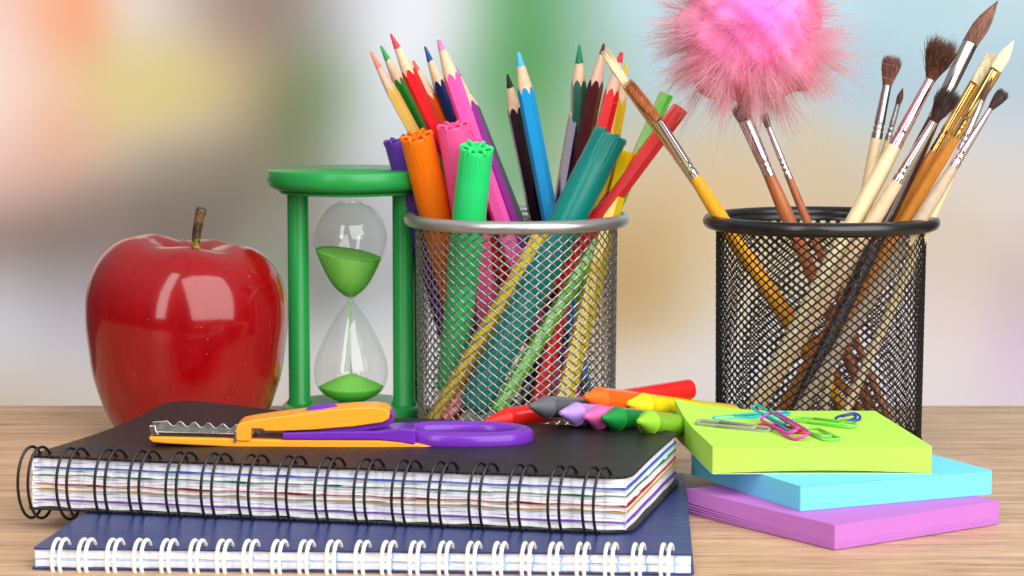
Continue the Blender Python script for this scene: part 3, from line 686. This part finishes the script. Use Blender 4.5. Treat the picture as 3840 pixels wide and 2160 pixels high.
# ================================================================ feather pen
def feather_pen():
    C = PY(2818, 120, 94.0); low = PY(3300, 1580, 98.4); top = PY(2706, 230, 97.4)
    root = thing('feather_pen', 'pen topped with a big fluffy pink feather ball', 'feather pen', low, None)
    mb = MB(); mb.tube([low, top], .09, 10); mb.build('stick', paint('pink_stick', (240, 150, 175), rough=.3), root)
    m = bpy.data.materials.new('dyed_feather'); m.use_nodes = True; n = m.node_tree; L = n.links; b = n.nodes['Principled BSDF']
    g = n.nodes.new('ShaderNodeNewGeometry'); vd = n.nodes.new('ShaderNodeVectorMath'); vd.operation = 'DISTANCE'; L.new(g.outputs['Position'], vd.inputs[0]); vd.inputs[1].default_value = C + Vector((.1, -1.6, .5))
    no = n.nodes.new('ShaderNodeTexNoise'); no.inputs['Scale'].default_value = .8; L.new(g.outputs['Position'], no.inputs['Vector'])
    ma = n.nodes.new('ShaderNodeMath'); ma.operation = 'MULTIPLY_ADD'; ma.inputs[1].default_value = 1.8; L.new(no.outputs['Fac'], ma.inputs[0]); L.new(vd.outputs['Value'], ma.inputs[2])
    mr = n.nodes.new('ShaderNodeMapRange'); mr.inputs['From Min'].default_value = 1.6; mr.inputs['From Max'].default_value = 5.0; L.new(ma.outputs[0], mr.inputs['Value'])
    r = n.nodes.new('ShaderNodeValToRGB'); L.new(mr.outputs[0], r.inputs[0]); e = r.color_ramp.elements
    e[0].color = (*sr(255, 182, 236), 1); e[1].color = (*sr(255, 218, 224), 1); e[1].position = 1; x = e.new(.45); x.color = (*sr(255, 200, 226), 1)
    L.new(r.outputs[0], b.inputs['Base Color']); b.inputs['Roughness'].default_value = .7; b.inputs['Specular IOR Level'].default_value = .2
    n.nodes.remove(b); df = n.nodes.new('ShaderNodeBsdfDiffuse'); L.new(r.outputs[0], df.inputs[0])
    tr = n.nodes.new('ShaderNodeBsdfTranslucent'); L.new(r.outputs[0], tr.inputs[0]); mx = n.nodes.new('ShaderNodeMixShader'); mx.inputs[0].default_value = .5
    L.new(df.outputs[0], mx.inputs[1]); L.new(tr.outputs[0], mx.inputs[2])
    mc = bpy.data.materials.new('down'); mc.use_nodes = True; nc = mc.node_tree; bc = nc.nodes['Principled BSDF']; bc.inputs['Roughness'].default_value = 1; bc.inputs['Specular IOR Level'].default_value = 0
    gc = nc.nodes.new('ShaderNodeNewGeometry'); vc = nc.nodes.new('ShaderNodeVectorMath'); vc.operation = 'DISTANCE'; nc.links.new(gc.outputs['Position'], vc.inputs[0]); vc.inputs[1].default_value = C + Vector((.1, -3.0, .8))
    rc = nc.nodes.new('ShaderNodeMapRange'); rc.inputs['From Min'].default_value = .4; rc.inputs['From Max'].default_value = 4.2; nc.links.new(vc.outputs['Value'], rc.inputs['Value'])
    xc = nc.nodes.new('ShaderNodeMixRGB'); xc.inputs[1].default_value = (*sr(255, 122, 212), 1); xc.inputs[2].default_value = (*sr(255, 160, 182), 1); nc.links.new(rc.outputs[0], xc.inputs[0]); nc.links.new(xc.outputs[0], bc.inputs['Base Color'])
    core = MB(); rr_ = []
    for k in range(41):
        ph = math.pi * k / 40; ring = []
        for q in range(72):
            a = 2 * math.pi * q / 72; d = Vector((math.sin(ph) * math.cos(a), math.sin(ph) * math.sin(a), math.cos(ph)))
            ra = 2.72 + .24 * math.sin(d.x * 5 + 1) * math.cos(d.z * 4.4) + .16 * math.sin(d.y * 7 + d.z * 6) + .10 * math.sin(d.x * 13 + d.z * 11)
            ring.append(C + d * ra)
        rr_.append(ring)
    core.rings(rr_); core.build('down_core', mc, root)
    tp = n.nodes.new('ShaderNodeBsdfTransparent'); m3 = n.nodes.new('ShaderNodeMixShader'); m3.inputs[0].default_value = .64
    L.new(mx.outputs[0], m3.inputs[1]); L.new(tp.outputs[0], m3.inputs[2]); L.new(m3.outputs[0], n.nodes['Material Output'].inputs[0])
    mb = MB(); rnd = random.Random(3)
    clumps = []
    for i in range(46):
        z = rnd.uniform(-1, 1); a = rnd.uniform(0, 2 * math.pi); q = math.sqrt(1 - z * z); clumps.append((Vector((q * math.cos(a), q * math.sin(a), z)), rnd.uniform(.80, 1.14)))
    for i in range(1000):
        z = rnd.uniform(-1, 1); a = rnd.uniform(0, 2 * math.pi); q = math.sqrt(1 - z * z)
        d = Vector((q * math.cos(a), q * math.sin(a), z * .95))
        if d.z > .75 and rnd.random() < .5: continue
        s0 = rnd.uniform(1.3, 2.3); le = rnd.uniform(3.0, 4.3) * (1.18 if rnd.random() < .12 else 1) * (1 - .10 * abs(d.y))
        cl = max(clumps, key=lambda c: c[0].dot(d)); le *= cl[1]; d = (d + cl[0] * .35).normalized()
        d = Vector((d.x * 1.06, d.y, d.z))
        bend = Vector((rnd.gauss(0, .55), rnd.gauss(0, .55), rnd.gauss(-.45, .55)))
        nst = rnd.randint(12, 20)
        side = d.cross(Vector((rnd.gauss(0, 1), rnd.gauss(0, 1), rnd.gauss(0, 1)))).normalized(); nor = d.cross(side)
        for k in range(nst):
            st = s0 + (le - s0) * .55 * (k / nst); sg = 1 if k % 2 else -1
            l2 = (le - st) * rnd.uniform(.55, 1.05)
            out = (side * sg * rnd.uniform(.12, .5) + nor * rnd.gauss(0, .22)); curl = Vector((rnd.gauss(0, .25), rnd.gauss(0, .25), rnd.gauss(-.1, .25)))
            pts = []
            for t in range(6):
                u = t / 5
                pts.append(C + d * (st + l2 * u * .93) + bend * ((st + l2 * u) / 4.2) ** 2 * .8 + out * l2 * (u ** .8) * .62 + curl * u * u * l2 * .5)
            mb.tube(pts, [.011, .011, .010, .009, .007, .003], 3, cap=False)
    # long stray wisps
    for i in range(70):
        a = rnd.uniform(math.pi * .95, math.pi * 2.05); d = Vector((math.cos(a), rnd.uniform(-.5, .3), math.sin(a) * .9)).normalized(); le = rnd.uniform(4.2, 6.0)
        bend = Vector((rnd.gauss(0, .5), rnd.gauss(0, .3), rnd.uniform(-1.2, .1)))
        mb.tube([C + d * lerp(2, le, u / 8) + bend * (u / 8) ** 2 + Vector((0, 0, .12 * math.sin(u * 1.3 + i))) for u in range(9)], [.010] * 6 + [.008, .006, .003], 3, cap=False)
    mb.build('feather_ball', m, root)
feather_pen()

# ================================================================ apple
def apple():
    Y = 98.0; C = PZ(702, 1630, 0); C = Vector((PY(702, 1300, Y).x, Y, 0))
    root = thing('red_apple', 'large glossy red apple at the left of the desk', 'apple', C)
    m = bpy.data.materials.new('apple_skin'); m.use_nodes = True; n = m.node_tree; L = n.links; b = n.nodes['Principled BSDF']
    t = n.nodes.new('ShaderNodeTexCoord')
    mp = n.nodes.new('ShaderNodeMapping'); mp.inputs['Scale'].default_value = (1.3, 1.3, .12); L.new(t.outputs['Object'], mp.inputs[0])
    no = n.nodes.new('ShaderNodeTexNoise'); no.inputs['Scale'].default_value = 2.2; no.inputs['Detail'].default_value = 5; L.new(mp.outputs[0], no.inputs['Vector'])
    r = n.nodes.new('ShaderNodeValToRGB'); L.new(no.outputs['Fac'], r.inputs[0]); e = r.color_ramp.elements
    e[0].position = .25; e[0].color = (.25, .0003, .003, 1); e[1].position = .8; e[1].color = (.33, .0006, .004, 1)
    vo = n.nodes.new('ShaderNodeTexVoronoi'); vo.inputs['Scale'].default_value = 2.1; L.new(t.outputs['Object'], vo.inputs['Vector'])
    mr = n.nodes.new('ShaderNodeMapRange'); mr.inputs['From Min'].default_value = .02; mr.inputs['From Max'].default_value = .06; mr.inputs['To Min'].default_value = .7; mr.inputs['To Max'].default_value = 0
    L.new(vo.outputs['Distance'], mr.inputs['Value']); mx = n.nodes.new('ShaderNodeMixRGB'); mx.inputs[2].default_value = (.75, .32, .28, 1)
    L.new(mr.outputs[0], mx.inputs[0]); L.new(r.outputs[0], mx.inputs[1]); L.new(mx.outputs[0], b.inputs['Base Color'])
    b.inputs['Roughness'].default_value = .22; b.inputs['Coat Weight'].default_value = .9; b.inputs['Coat IOR'].default_value = 1.5; b.inputs['Coat Roughness'].default_value = .10; b.inputs['Specular IOR Level'].default_value = .12
    n2 = n.nodes.new('ShaderNodeTexNoise'); n2.inputs['Scale'].default_value = .9; L.new(t.outputs['Object'], n2.inputs['Vector'])
    bp = n.nodes.new('ShaderNodeBump'); bp.inputs['Strength'].default_value = .04; bp.inputs['Distance'].default_value = .2; L.new(n2.outputs['Fac'], bp.inputs['Height'])
    L.new(bp.outputs[0], b.inputs['Normal']); L.new(bp.outputs[0], b.inputs['Coat Normal'])
    pf = [(.02, .7, 0), (.9, .3, 0), (1.8, .05, 0), (2.5, 0, 0), (2.95, .2, 0), (3.3, .75, 0), (3.62, 1.55, 0), (3.9, 2.5, 0), (4.05, 3.6, 0), (4.17, 4.7, 0), (4.12, 5.7, 0), (3.88, 6.6, 0), (3.42, 7.35, 0), (2.75, 7.88, 0), (2.0, 8.05, 0), (1.3, 7.92, 0), (.75, 7.55, 0), (.35, 7.15, 0), (.02, 7.0, 0)]
    pf = smoothcurve(pf, 4); rings = []; N = 96
    for p in pf:
        ring = []
        for k in range(N):
            a = 2 * math.pi * k / N; top = max(0, (p.y - 4) / 4) ** 2; bot = max(0, (3 - p.y) / 3) ** 2
            q = max(.01, p.x) * 1.015 * (1 + .012 * math.cos(5 * a + .6) * (top + bot) * min(1, p.x / 2))
            z = p.y + (.07 * math.cos(5 * a + .6) * top + .10 * math.cos(a - math.pi) * top * 2 + .05 * math.cos(2 * a)) * min(1, p.x / 1.5) + .12 * math.cos(5 * a) * bot * min(1, p.x / 2.4) * (p.y < 1)
            ring.append((C.x + q * math.cos(a), C.y + q * math.sin(a), max(.0, z)))
        rings.append(ring)
    mb = MB(); mb.rings(rings); mb.build('fruit', m, root)
    s0 = C + Vector((.4, .0, 6.9)); tp = PY(757, 778, Y); md = PY(735, 905, Y)
    sm = bpy.data.materials.new('stem_skin'); sm.use_nodes = True; n = sm.node_tree; L = n.links; b = n.nodes['Principled BSDF']
    t = n.nodes.new('ShaderNodeTexCoord'); s = n.nodes.new('ShaderNodeSeparateXYZ'); L.new(t.outputs['Object'], s.inputs[0])
    no = n.nodes.new('ShaderNodeTexNoise'); no.inputs['Scale'].default_value = 7; no.inputs['Detail'].default_value = 4; L.new(t.outputs['Object'], no.inputs['Vector'])
    ad = n.nodes.new('ShaderNodeMath'); ad.operation = 'MULTIPLY_ADD'; ad.inputs[1].default_value = 1.6; L.new(no.outputs['Fac'], ad.inputs[0]); L.new(s.outputs['Z'], ad.inputs[2])
    mr = n.nodes.new('ShaderNodeMapRange'); mr.inputs['From Min'].default_value = 8.4; mr.inputs['From Max'].default_value = 10.2; L.new(ad.outputs[0], mr.inputs['Value'])
    r = n.nodes.new('ShaderNodeValToRGB'); L.new(mr.outputs[0], r.inputs[0]); e = r.color_ramp.elements; e[0].color = (*sr(190, 190, 60), 1); e[1].color = (*sr(70, 50, 38), 1)
    x = e.new(.35); x.color = (*sr(70, 62, 30), 1); x = e.new(.6); x.color = (*sr(52, 38, 28), 1); x = e.new(.8); x.color = (*sr(120, 95, 60), 1)
    L.new(r.outputs[0], b.inputs['Base Color']); b.inputs['Roughness'].default_value = .3
    pts = smoothcurve([s0, md, lerp(md, tp, .5) + Vector((-.03, 0, 0)), tp], 6)
    mb = MB(); mb.tube(pts, [lerp(.15, .24, i / (len(pts) - 1)) * (1 if i < len(pts) - 1 else .7) for i in range(len(pts))], 14); mb.build('stem', sm, root)
apple()

# ================================================================ hourglass
def hourglass():
    Y = 102.0; cx = PY(1314, 1100, Y).x
    root = thing('hourglass', 'green hourglass with green sand between apple and silver cup', 'hourglass', (cx, Y, 0))
    gm = paint('green_plastic', (36, 154, 72), rough=.30, spec=.5, var=.04)
    zt = PY(1314, 652, Y - 3.5).z; zb = PY(1314, 742, Y - 3.2).z
    mb = MB(); mb.lathe([(.02, zb), (2.9, zb), (3.05, zb + .03), (3.08, zb + .13), (3.02, zb + .16), (3.3, zb + .20), (3.5, zb + .34), (3.58, zb + .55), (3.58, zt - .04), (3.54, zt), (1.3, zt + .0), (1.2, zt + .05), (.02, zt + .05)], (cx, Y, 0), n=96)
    mb.build('top_plate', gm, root, auto=50)
    mb = MB(); mb.lathe([(.02, .02), (3.0, .02), (3.06, .08), (3.06, .45), (2.95, .58), (2.6, .62), (.02, .62)], (cx, Y, 0), n=96); mb.build('base_plate', gm, root, auto=50)
    for x, dy in ((1120, 0), (1513, -.5), (1536, .8)):
        px = PY(x, 1100, Y + dy).x; mb = MB(); mb.lathe([(.02, .6), (.56, .6), (.55, .72), (.475, .8), (.465, zb - .3), (.475, zb + .01)], (px, Y + dy, 0), n=32); mb.build('pillar', gm, root, auto=50)
    Z = lambda y: PY(1314, y, Y).z
    gp = [(.55, 752), (.60, 764), (.95, 778), (1.36, 815), (1.58, 862), (1.62, 900), (1.48, 955), (1.12, 1025), (.72, 1078), (.30, 1108), (.15, 1117), (.12, 1124), (.18, 1134), (.42, 1160), (.85, 1215), (1.28, 1290), (1.55, 1350), (1.62, 1395), (1.55, 1435), (1.28, 1472), (.85, 1494), (.6, 1503), (.55, 1510)]
    pf = smoothcurve([(r, Z(y), 0) for r, y in gp], 5); pf = [(p.x, p.y) for p in pf]
    m = bpy.data.materials.new('thin_glass'); m.use_nodes = True; n = m.node_tree; L = n.links; n.nodes.remove(n.nodes['Principled BSDF'])
    tr = n.nodes.new('ShaderNodeBsdfTransparent'); gl = n.nodes.new('ShaderNodeBsdfGlossy'); gl.inputs['Roughness'].default_value = .02
    lw = n.nodes.new('ShaderNodeLayerWeight'); lw.inputs[0].default_value = .5; mx = n.nodes.new('ShaderNodeMixShader')
    pw = n.nodes.new('ShaderNodeMath'); pw.operation = 'POWER'; pw.inputs[1].default_value = 4.5; L.new(lw.outputs['Facing'], pw.inputs[0])
    mm = n.nodes.new('ShaderNodeMath'); mm.operation = 'MULTIPLY_ADD'; mm.inputs[1].default_value = .55; mm.inputs[2].default_value = .075; mm.use_clamp = True; L.new(pw.outputs[0], mm.inputs[0])
    L.new(mm.outputs[0], mx.inputs[0]); L.new(tr.outputs[0], mx.inputs[1]); L.new(gl.outputs[0], mx.inputs[2])
    p2 = n.nodes.new('ShaderNodeMath'); p2.operation = 'POWER'; p2.inputs[1].default_value = 9; L.new(lw.outputs['Facing'], p2.inputs[0])
    cm = n.nodes.new('ShaderNodeMixRGB'); cm.inputs[1].default_value = (.97, .98, .975, 1); cm.inputs[2].default_value = (.62, .68, .62, 1)
    L.new(p2.outputs[0], cm.inputs[0]); L.new(cm.outputs[0], tr.inputs[0])
    L.new(mx.outputs[0], n.nodes['Material Output'].inputs[0])
    mb = MB(); mb.lathe(pf, (cx, Y, 0), n=72); g = mb.build('glass_bulb', m, root)
    sm = mat('green_sand', sr(132, 222, 92), rough=.9, spec=.1, var=.30, vscale=30, bump=.8, bscale=60)
    # upper sand: fills the funnel below a tilted surface
    mb = MB(); zn = Z(1112); rings = []
    def prof_at(z):
        for (ra, ha), (rb_, hb_) in zip(pf, pf[1:]):
            if hb_ <= z <= ha and ha > hb_: return lerp(rb_, ra, (z - hb_) / (ha - hb_))
        return .3
    def surf_z(x, y): return Z(953) - .155 * x + .08 * y - .10 * math.exp(-(x * x + y * y) / .6)
    N = 64; K = 70
    zlev = [lerp(zn, Z(925), k / K) for k in range(K + 1)]
    for z in zlev:
        ring = []
        for j in range(N):
            a = 2 * math.pi * j / N; r_ = max(.03, prof_at(z) - .05); zz = min(z, surf_z(r_ * math.cos(a), r_ * math.sin(a)))
            r2 = max(.03, prof_at(zz) - .05); ring.append((cx + r2 * math.cos(a), Y + r2 * math.sin(a), zz))
        rings.append(ring)
    top = rings[-1]
    for s in (.8, .6, .4, .2, .02):
        ring = []
        for j in range(N):
            x = (top[j][0] - cx) * s; y = (top[j][1] - Y) * s; ring.append((cx + x, Y + y, surf_z(x, y)))
        rings.append(ring)
    mb.rings(rings); mb.build('upper_sand', sm, g)
    # lower heap
    mb = MB(); rings = []
    for z in [Z(1500) + (Z(1450) - Z(1500)) * k / 8 for k in range(9)]:
        r_ = max(.05, prof_at(z) - .05); rings.append([(cx + r_ * math.cos(2 * math.pi * j / N), Y + r_ * math.sin(2 * math.pi * j / N), z) for j in range(N)])
    re = prof_at(Z(1450)) - .05
    for k in range(1, 13):
        s = 1 - k / 12; r_ = max(.01, re * s); z = Z(1450) + (Z(1400) - Z(1450)) * (1 - s ** 1.25) ; rings.append([(cx + r_ * math.cos(2 * math.pi * j / N), Y + r_ * math.sin(2 * math.pi * j / N), z) for j in range(N)])
    mb.rings(rings); mb.tube([(cx, Y, Z(1112)), (cx, Y, Z(1402))], .022, 6); mb.build('lower_sand', sm, g)
hourglass()

# ================================================================ crayons
def crayon(label, rgb, tip, tipY, ang, elev, length=8.6, dia=.84, tipcol=None):
    T = PY(*tip, tipY); D = Vector((math.sin(R(ang)) * math.cos(R(elev)), math.cos(R(ang)) * math.cos(R(elev)), math.sin(R(elev)))); r = dia / 2
    root = thing('wax_crayon', label, 'crayon', T + D * length * .5 - Vector((0, 0, r)), 'wax crayons piled beside the silver cup')
    mb = MB(); mb.lathe([(.02, 0), (.07, .01), (.10, .05), (.105, .12), (.14, .17), (r * .99, .98), (r + .012, .985), (r + .012, 1.0), (r * .985, 1.01)], T, D, n=40); mb.build('tip', paint('wax', tipcol or rgb, rough=.42, sss=.1), root, auto=14)
    m2 = paint('crayon_barrel', [c * .93 for c in rgb], rough=.3, coat=.2, sss=.1)
    mb = MB(); mb.lathe([(r * .985, .995), (r, .99), (r + .01, 1.01), (r, 1.04), (r * .985, 1.3), (r * .985, length - .1), (r * .9, length), (.02, length)], T, D, n=40); mb.build('barrel', m2, root, auto=40)
crayon('long red crayon lying under the others, its blunt end raised right', (228, 28, 24), (1816, 1583), 84.5, 60, 3.3, 9.1, .80)
crayon('dark grey crayon resting across the red crayon', (95, 98, 104), (1987, 1523), 83.2, 38, -9, 8.0, .84)
crayon('lavender crayon between the grey and the pink crayons', (180, 145, 225), (2102, 1548), 83.0, 36, -10, 7.5, .84)
crayon('pink crayon between the lavender and the green crayons', (232, 105, 170), (2192, 1561), 82.9, 34, -10, 6.5, .84)
crayon('dark green crayon in the middle of the crayon row', (18, 138, 58), (2259, 1567), 82.7, 34, -10, 6.0, .86)
crayon('lime green crayon touching the lime note pad', (150, 205, 55), (2394, 1580), 82.2, 26, -11, 4.4, .86)
crayon('orange crayon lying on top of the pink and green crayons', (250, 105, 22), (2192, 1488), 84.6, 36, -11, 7.0, .87)
crayon('yellow crayon on top of the pile pointing left', (248, 218, 20), (2354, 1512), 86.0, 40, -11, 7.0, .90)

# ================================================================ scissors
def scissors():
    Y0 = 80.6
    root = thing('craft_scissors', 'orange and purple craft scissors with wavy blade on the black notebook', 'scissors', PY(1200, 1672, Y0))
    om = paint('orange_yellow_plastic', (250, 165, 45), rough=.3, var=.01); pm = paint('purple_plastic', (112, 45, 175), rough=.22, spec=.55, sss=.05)
    st = mat('stamped_steel', (.62, .62, .62), rough=.2, metal=1, var=.2, vscale=4, bump=.3, bscale=12); dk = mat('dark_steel', (.10, .10, .11), rough=.35, metal=1)
    def slab(name, pts, y0, y1, m, bevel=.06, smooth=0):
        if smooth: pts = [(p.x, p.y) for p in smoothcurve([(a, b, 0) for a, b in pts], smooth, closed=True)]
        n = len(pts); mb = MB()
        a = [PY(x, y, (Y0 + 0)) + Vector((0, y0, 0)) for x, y in pts]; b = [PY(x, y, Y0) + Vector((0, y1, 0)) for x, y in pts]
        mb.add(a + b, [[j, (j + 1) % n, n + (j + 1) % n, n + j] for j in range(n)] + [list(range(n))[::-1], [n + j for j in range(n)]])
        o = mb.build(name, m, root, bevel=bevel, auto=35 if bevel < .05 else None)
        if bevel >= .05: o.modifiers['bevel'].harden_normals = True; o.modifiers['bevel'].segments = 5
        return o
    slab('lower_arm', [(566, 1628), (568, 1642), (585, 1650), (640, 1655), (890, 1668), (1060, 1672), (1180, 1678), (1380, 1683), (1520, 1681), (1640, 1668), (1500, 1642), (1064, 1640), (890, 1636)], -.55, .9, om, .10)
    # wavy blade standing on the lower arm
    wv = []
    for k in range(81):
        x = 612 + (892 - 612) * k / 80; y = 1590 + (x - 612) * .055 - 9 * math.cos(2 * math.pi * (x - 618) / 53.5); wv.append((x, y))
    slab('wavy_blade', [(567, 1614), (566, 1590), (572, 1586), (600, 1585)] + wv + [(892, 1626), (700, 1618)], .25, .38, st, .01)
    slab('blade_seat', [(572, 1611), (892, 1620), (892, 1636), (580, 1628)], -.30, .6, dk, .02)
    slab('blade_flange', [(568, 1610), (892, 1618.5), (892, 1622), (568, 1613.5)], -.42, .3, st, .01)
    slab('blade_end', [(566, 1588), (590, 1588), (592, 1606), (604, 1624), (570, 1622)], -.44, -.34, st, .02)
    wv = []
    for k in range(41):
        x = 948 + (1064 - 948) * k / 40; y = 1625 - (x - 948) * .10 + 7 * math.cos(2 * math.pi * (x - 948) / 24); wv.append((x, y))
    slab('upper_blade', [(948, 1606), (1064, 1604)] + wv[::-1], -.05, .02, st, .01)
    slab('blade_seat', [(948, 1630), (1068, 1628), (1068, 1640), (948, 1638)], -.2, .5, dk, .02)
    slab('clip_plate', [(886, 1604), (894, 1604), (892, 1648), (884, 1648)], -.62, -.5, st, .01)
    slab('upper_arm', [(890, 1600), (896, 1584), (912, 1574), (960, 1565), (1040, 1553), (1140, 1541), (1240, 1527), (1330, 1519), (1410, 1517), (1450, 1524), (1466, 1542), (1462, 1562), (1440, 1574), (1330, 1590), (1180, 1602), (1060, 1607), (998, 1607), (990, 1598), (950, 1598), (948, 1638), (944, 1645), (900, 1645), (892, 1640)], -.6, .75, om, .09)
    slab('upper_grip', [(1196, 1618), (1198, 1606), (1212, 1602), (1330, 1592), (1440, 1576), (1464, 1562), (1468, 1535), (1478, 1545), (1480, 1570), (1460, 1592), (1380, 1606), (1260, 1622), (1215, 1624)], -.45, .65, pm, .06)
    slab('lower_grip', [(1064, 1612), (1200, 1608), (1420, 1606), (1500, 1596), (1560, 1600), (1560, 1660), (1500, 1650), (1420, 1641), (1064, 1640)], -.58, .8, pm, .08)
    # thumb pad on the upper arm
    mb = MB(); c = PY(1206, 1535, Y0 + .1)
    mb.lathe([(.02, .16), (.3, .15), (.5, .09), (.6, 0), (.5, -.08), (.02, -.1)], c, Vector((-.14, -.30, 1)), n=36, flat=.55, U=Vector((1, 0, 0))); mb.build('thumb_pad', pm, root)
    # finger loop lying flat
    c0 = PY(1742, 1634, Y0 + .9); mb = MB(); rings = []; N = 72
    for k in range(N + 1):
        a = 2 * math.pi * k / N; ca, sa = math.cos(a), math.sin(a)
        ca_ = abs(ca) ** .85 * (1 if ca > 0 else -1); P = c0 + Vector((2.1 * ca_, 1.2 * sa, -.03 * ca)); Nn = Vector((1.05 * ca, 2.1 * sa, 0)).normalized()
        ring = []
        for j in range(16):
            b = 2 * math.pi * j / 16; cb, sb = math.cos(b), math.sin(b)
            f = lambda v: abs(v) ** .7 * (1 if v > 0 else -1)
            ring.append(P + Nn * .34 * f(cb) + Vector((0, 0, .33 * f(sb))))
        rings.append(ring)
    mb.rings(rings); mb.build('finger_loop', pm, root)
scissors()

# ================================================================ paper clips
def clip(label, rgb, a, b, za, zb, wid, wdir, r=.05):
    A = PZ(*a, za); B = PZ(*b, zb); L_ = (B - A).length; X = (B - A).normalized(); Wv = Vector(wdir); Wv = (Wv - X * Wv.dot(X)).normalized(); N = X.cross(Wv)
    w = wid / 2; i = w * .62; pts = []
    def arc(cx, cy, rr, a0, a1, n=9, z=0): return [(cx + rr * math.cos(R(lerp(a0, a1, k / n))), cy + rr * math.sin(R(lerp(a0, a1, k / n))), z) for k in range(n + 1)]
    pts += [(L_ * .28, -w + .0, 0)]
    pts += arc(L_ - w, 0, w, -90, 90)
    pts += arc(w, w - i * 1.0 - (w - i) * 0, w * .0 + i + (w - i) * .5, 90, 270, z=.02) if False else arc(w * .9, 0 + .0, w, 90, 262)
    pts += arc(L_ * .80 - i, -w + i + .07, i, -90, 90, z=.05) 
    pts += [(L_ * .30, -w + 2 * i + .07, .05)]
    P = [A + X * x + Wv * y + N * z for x, y, z in pts]
    mb = MB(); mb.tube(P, r, 8)
    root = tag(mb.build('paper_clip', paint('vinyl_coating', rgb, rough=.25, coat=.3)), label, 'paper clip', 'paper clips on the lime note pad')
    return root
gz = GZ + .055
clip('flat turquoise paper clip farthest left at the back', (35, 180, 195), (2680, 1572), (2955, 1548), gz, gz, .55, (0, 1, .05))
clip('grey paper clip, the one nearest the left edge', (150, 155, 130), (2616, 1583), (2884, 1614), gz + .05, gz, .28, (0, 1, .35), .068)
clip('bright red paper clip lying under the magenta clip', (222, 30, 50), (2855, 1592), (3028, 1622), gz, gz, .5, (.3, 1, .0))
clip('magenta paper clip leaning on top of the heap', (218, 60, 175), (2876, 1557), (3012, 1638), gz + .30, gz + .10, .66, (.75, 1, .45), .055)
clip('turquoise paper clip threaded through the magenta clip', (30, 170, 190), (2830, 1524), (2978, 1612), gz + .42, gz + .12, .26, (.2, 1, .35))
clip('light green paper clip lying flat beside the navy clip', (110, 212, 70), (2978, 1572), (3206, 1596), gz, gz + .05, .50, (0, 1, .12))
clip('light green paper clip, frontmost on the pad', (125, 218, 85), (3030, 1606), (3126, 1650), gz, gz, .66, (1, .55, .0))
clip('navy blue paper clip at the back of the heap', (38, 50, 150), (3140, 1578), (3222, 1558), gz, gz + .12, .42, (-.2, 1, .5), .05)
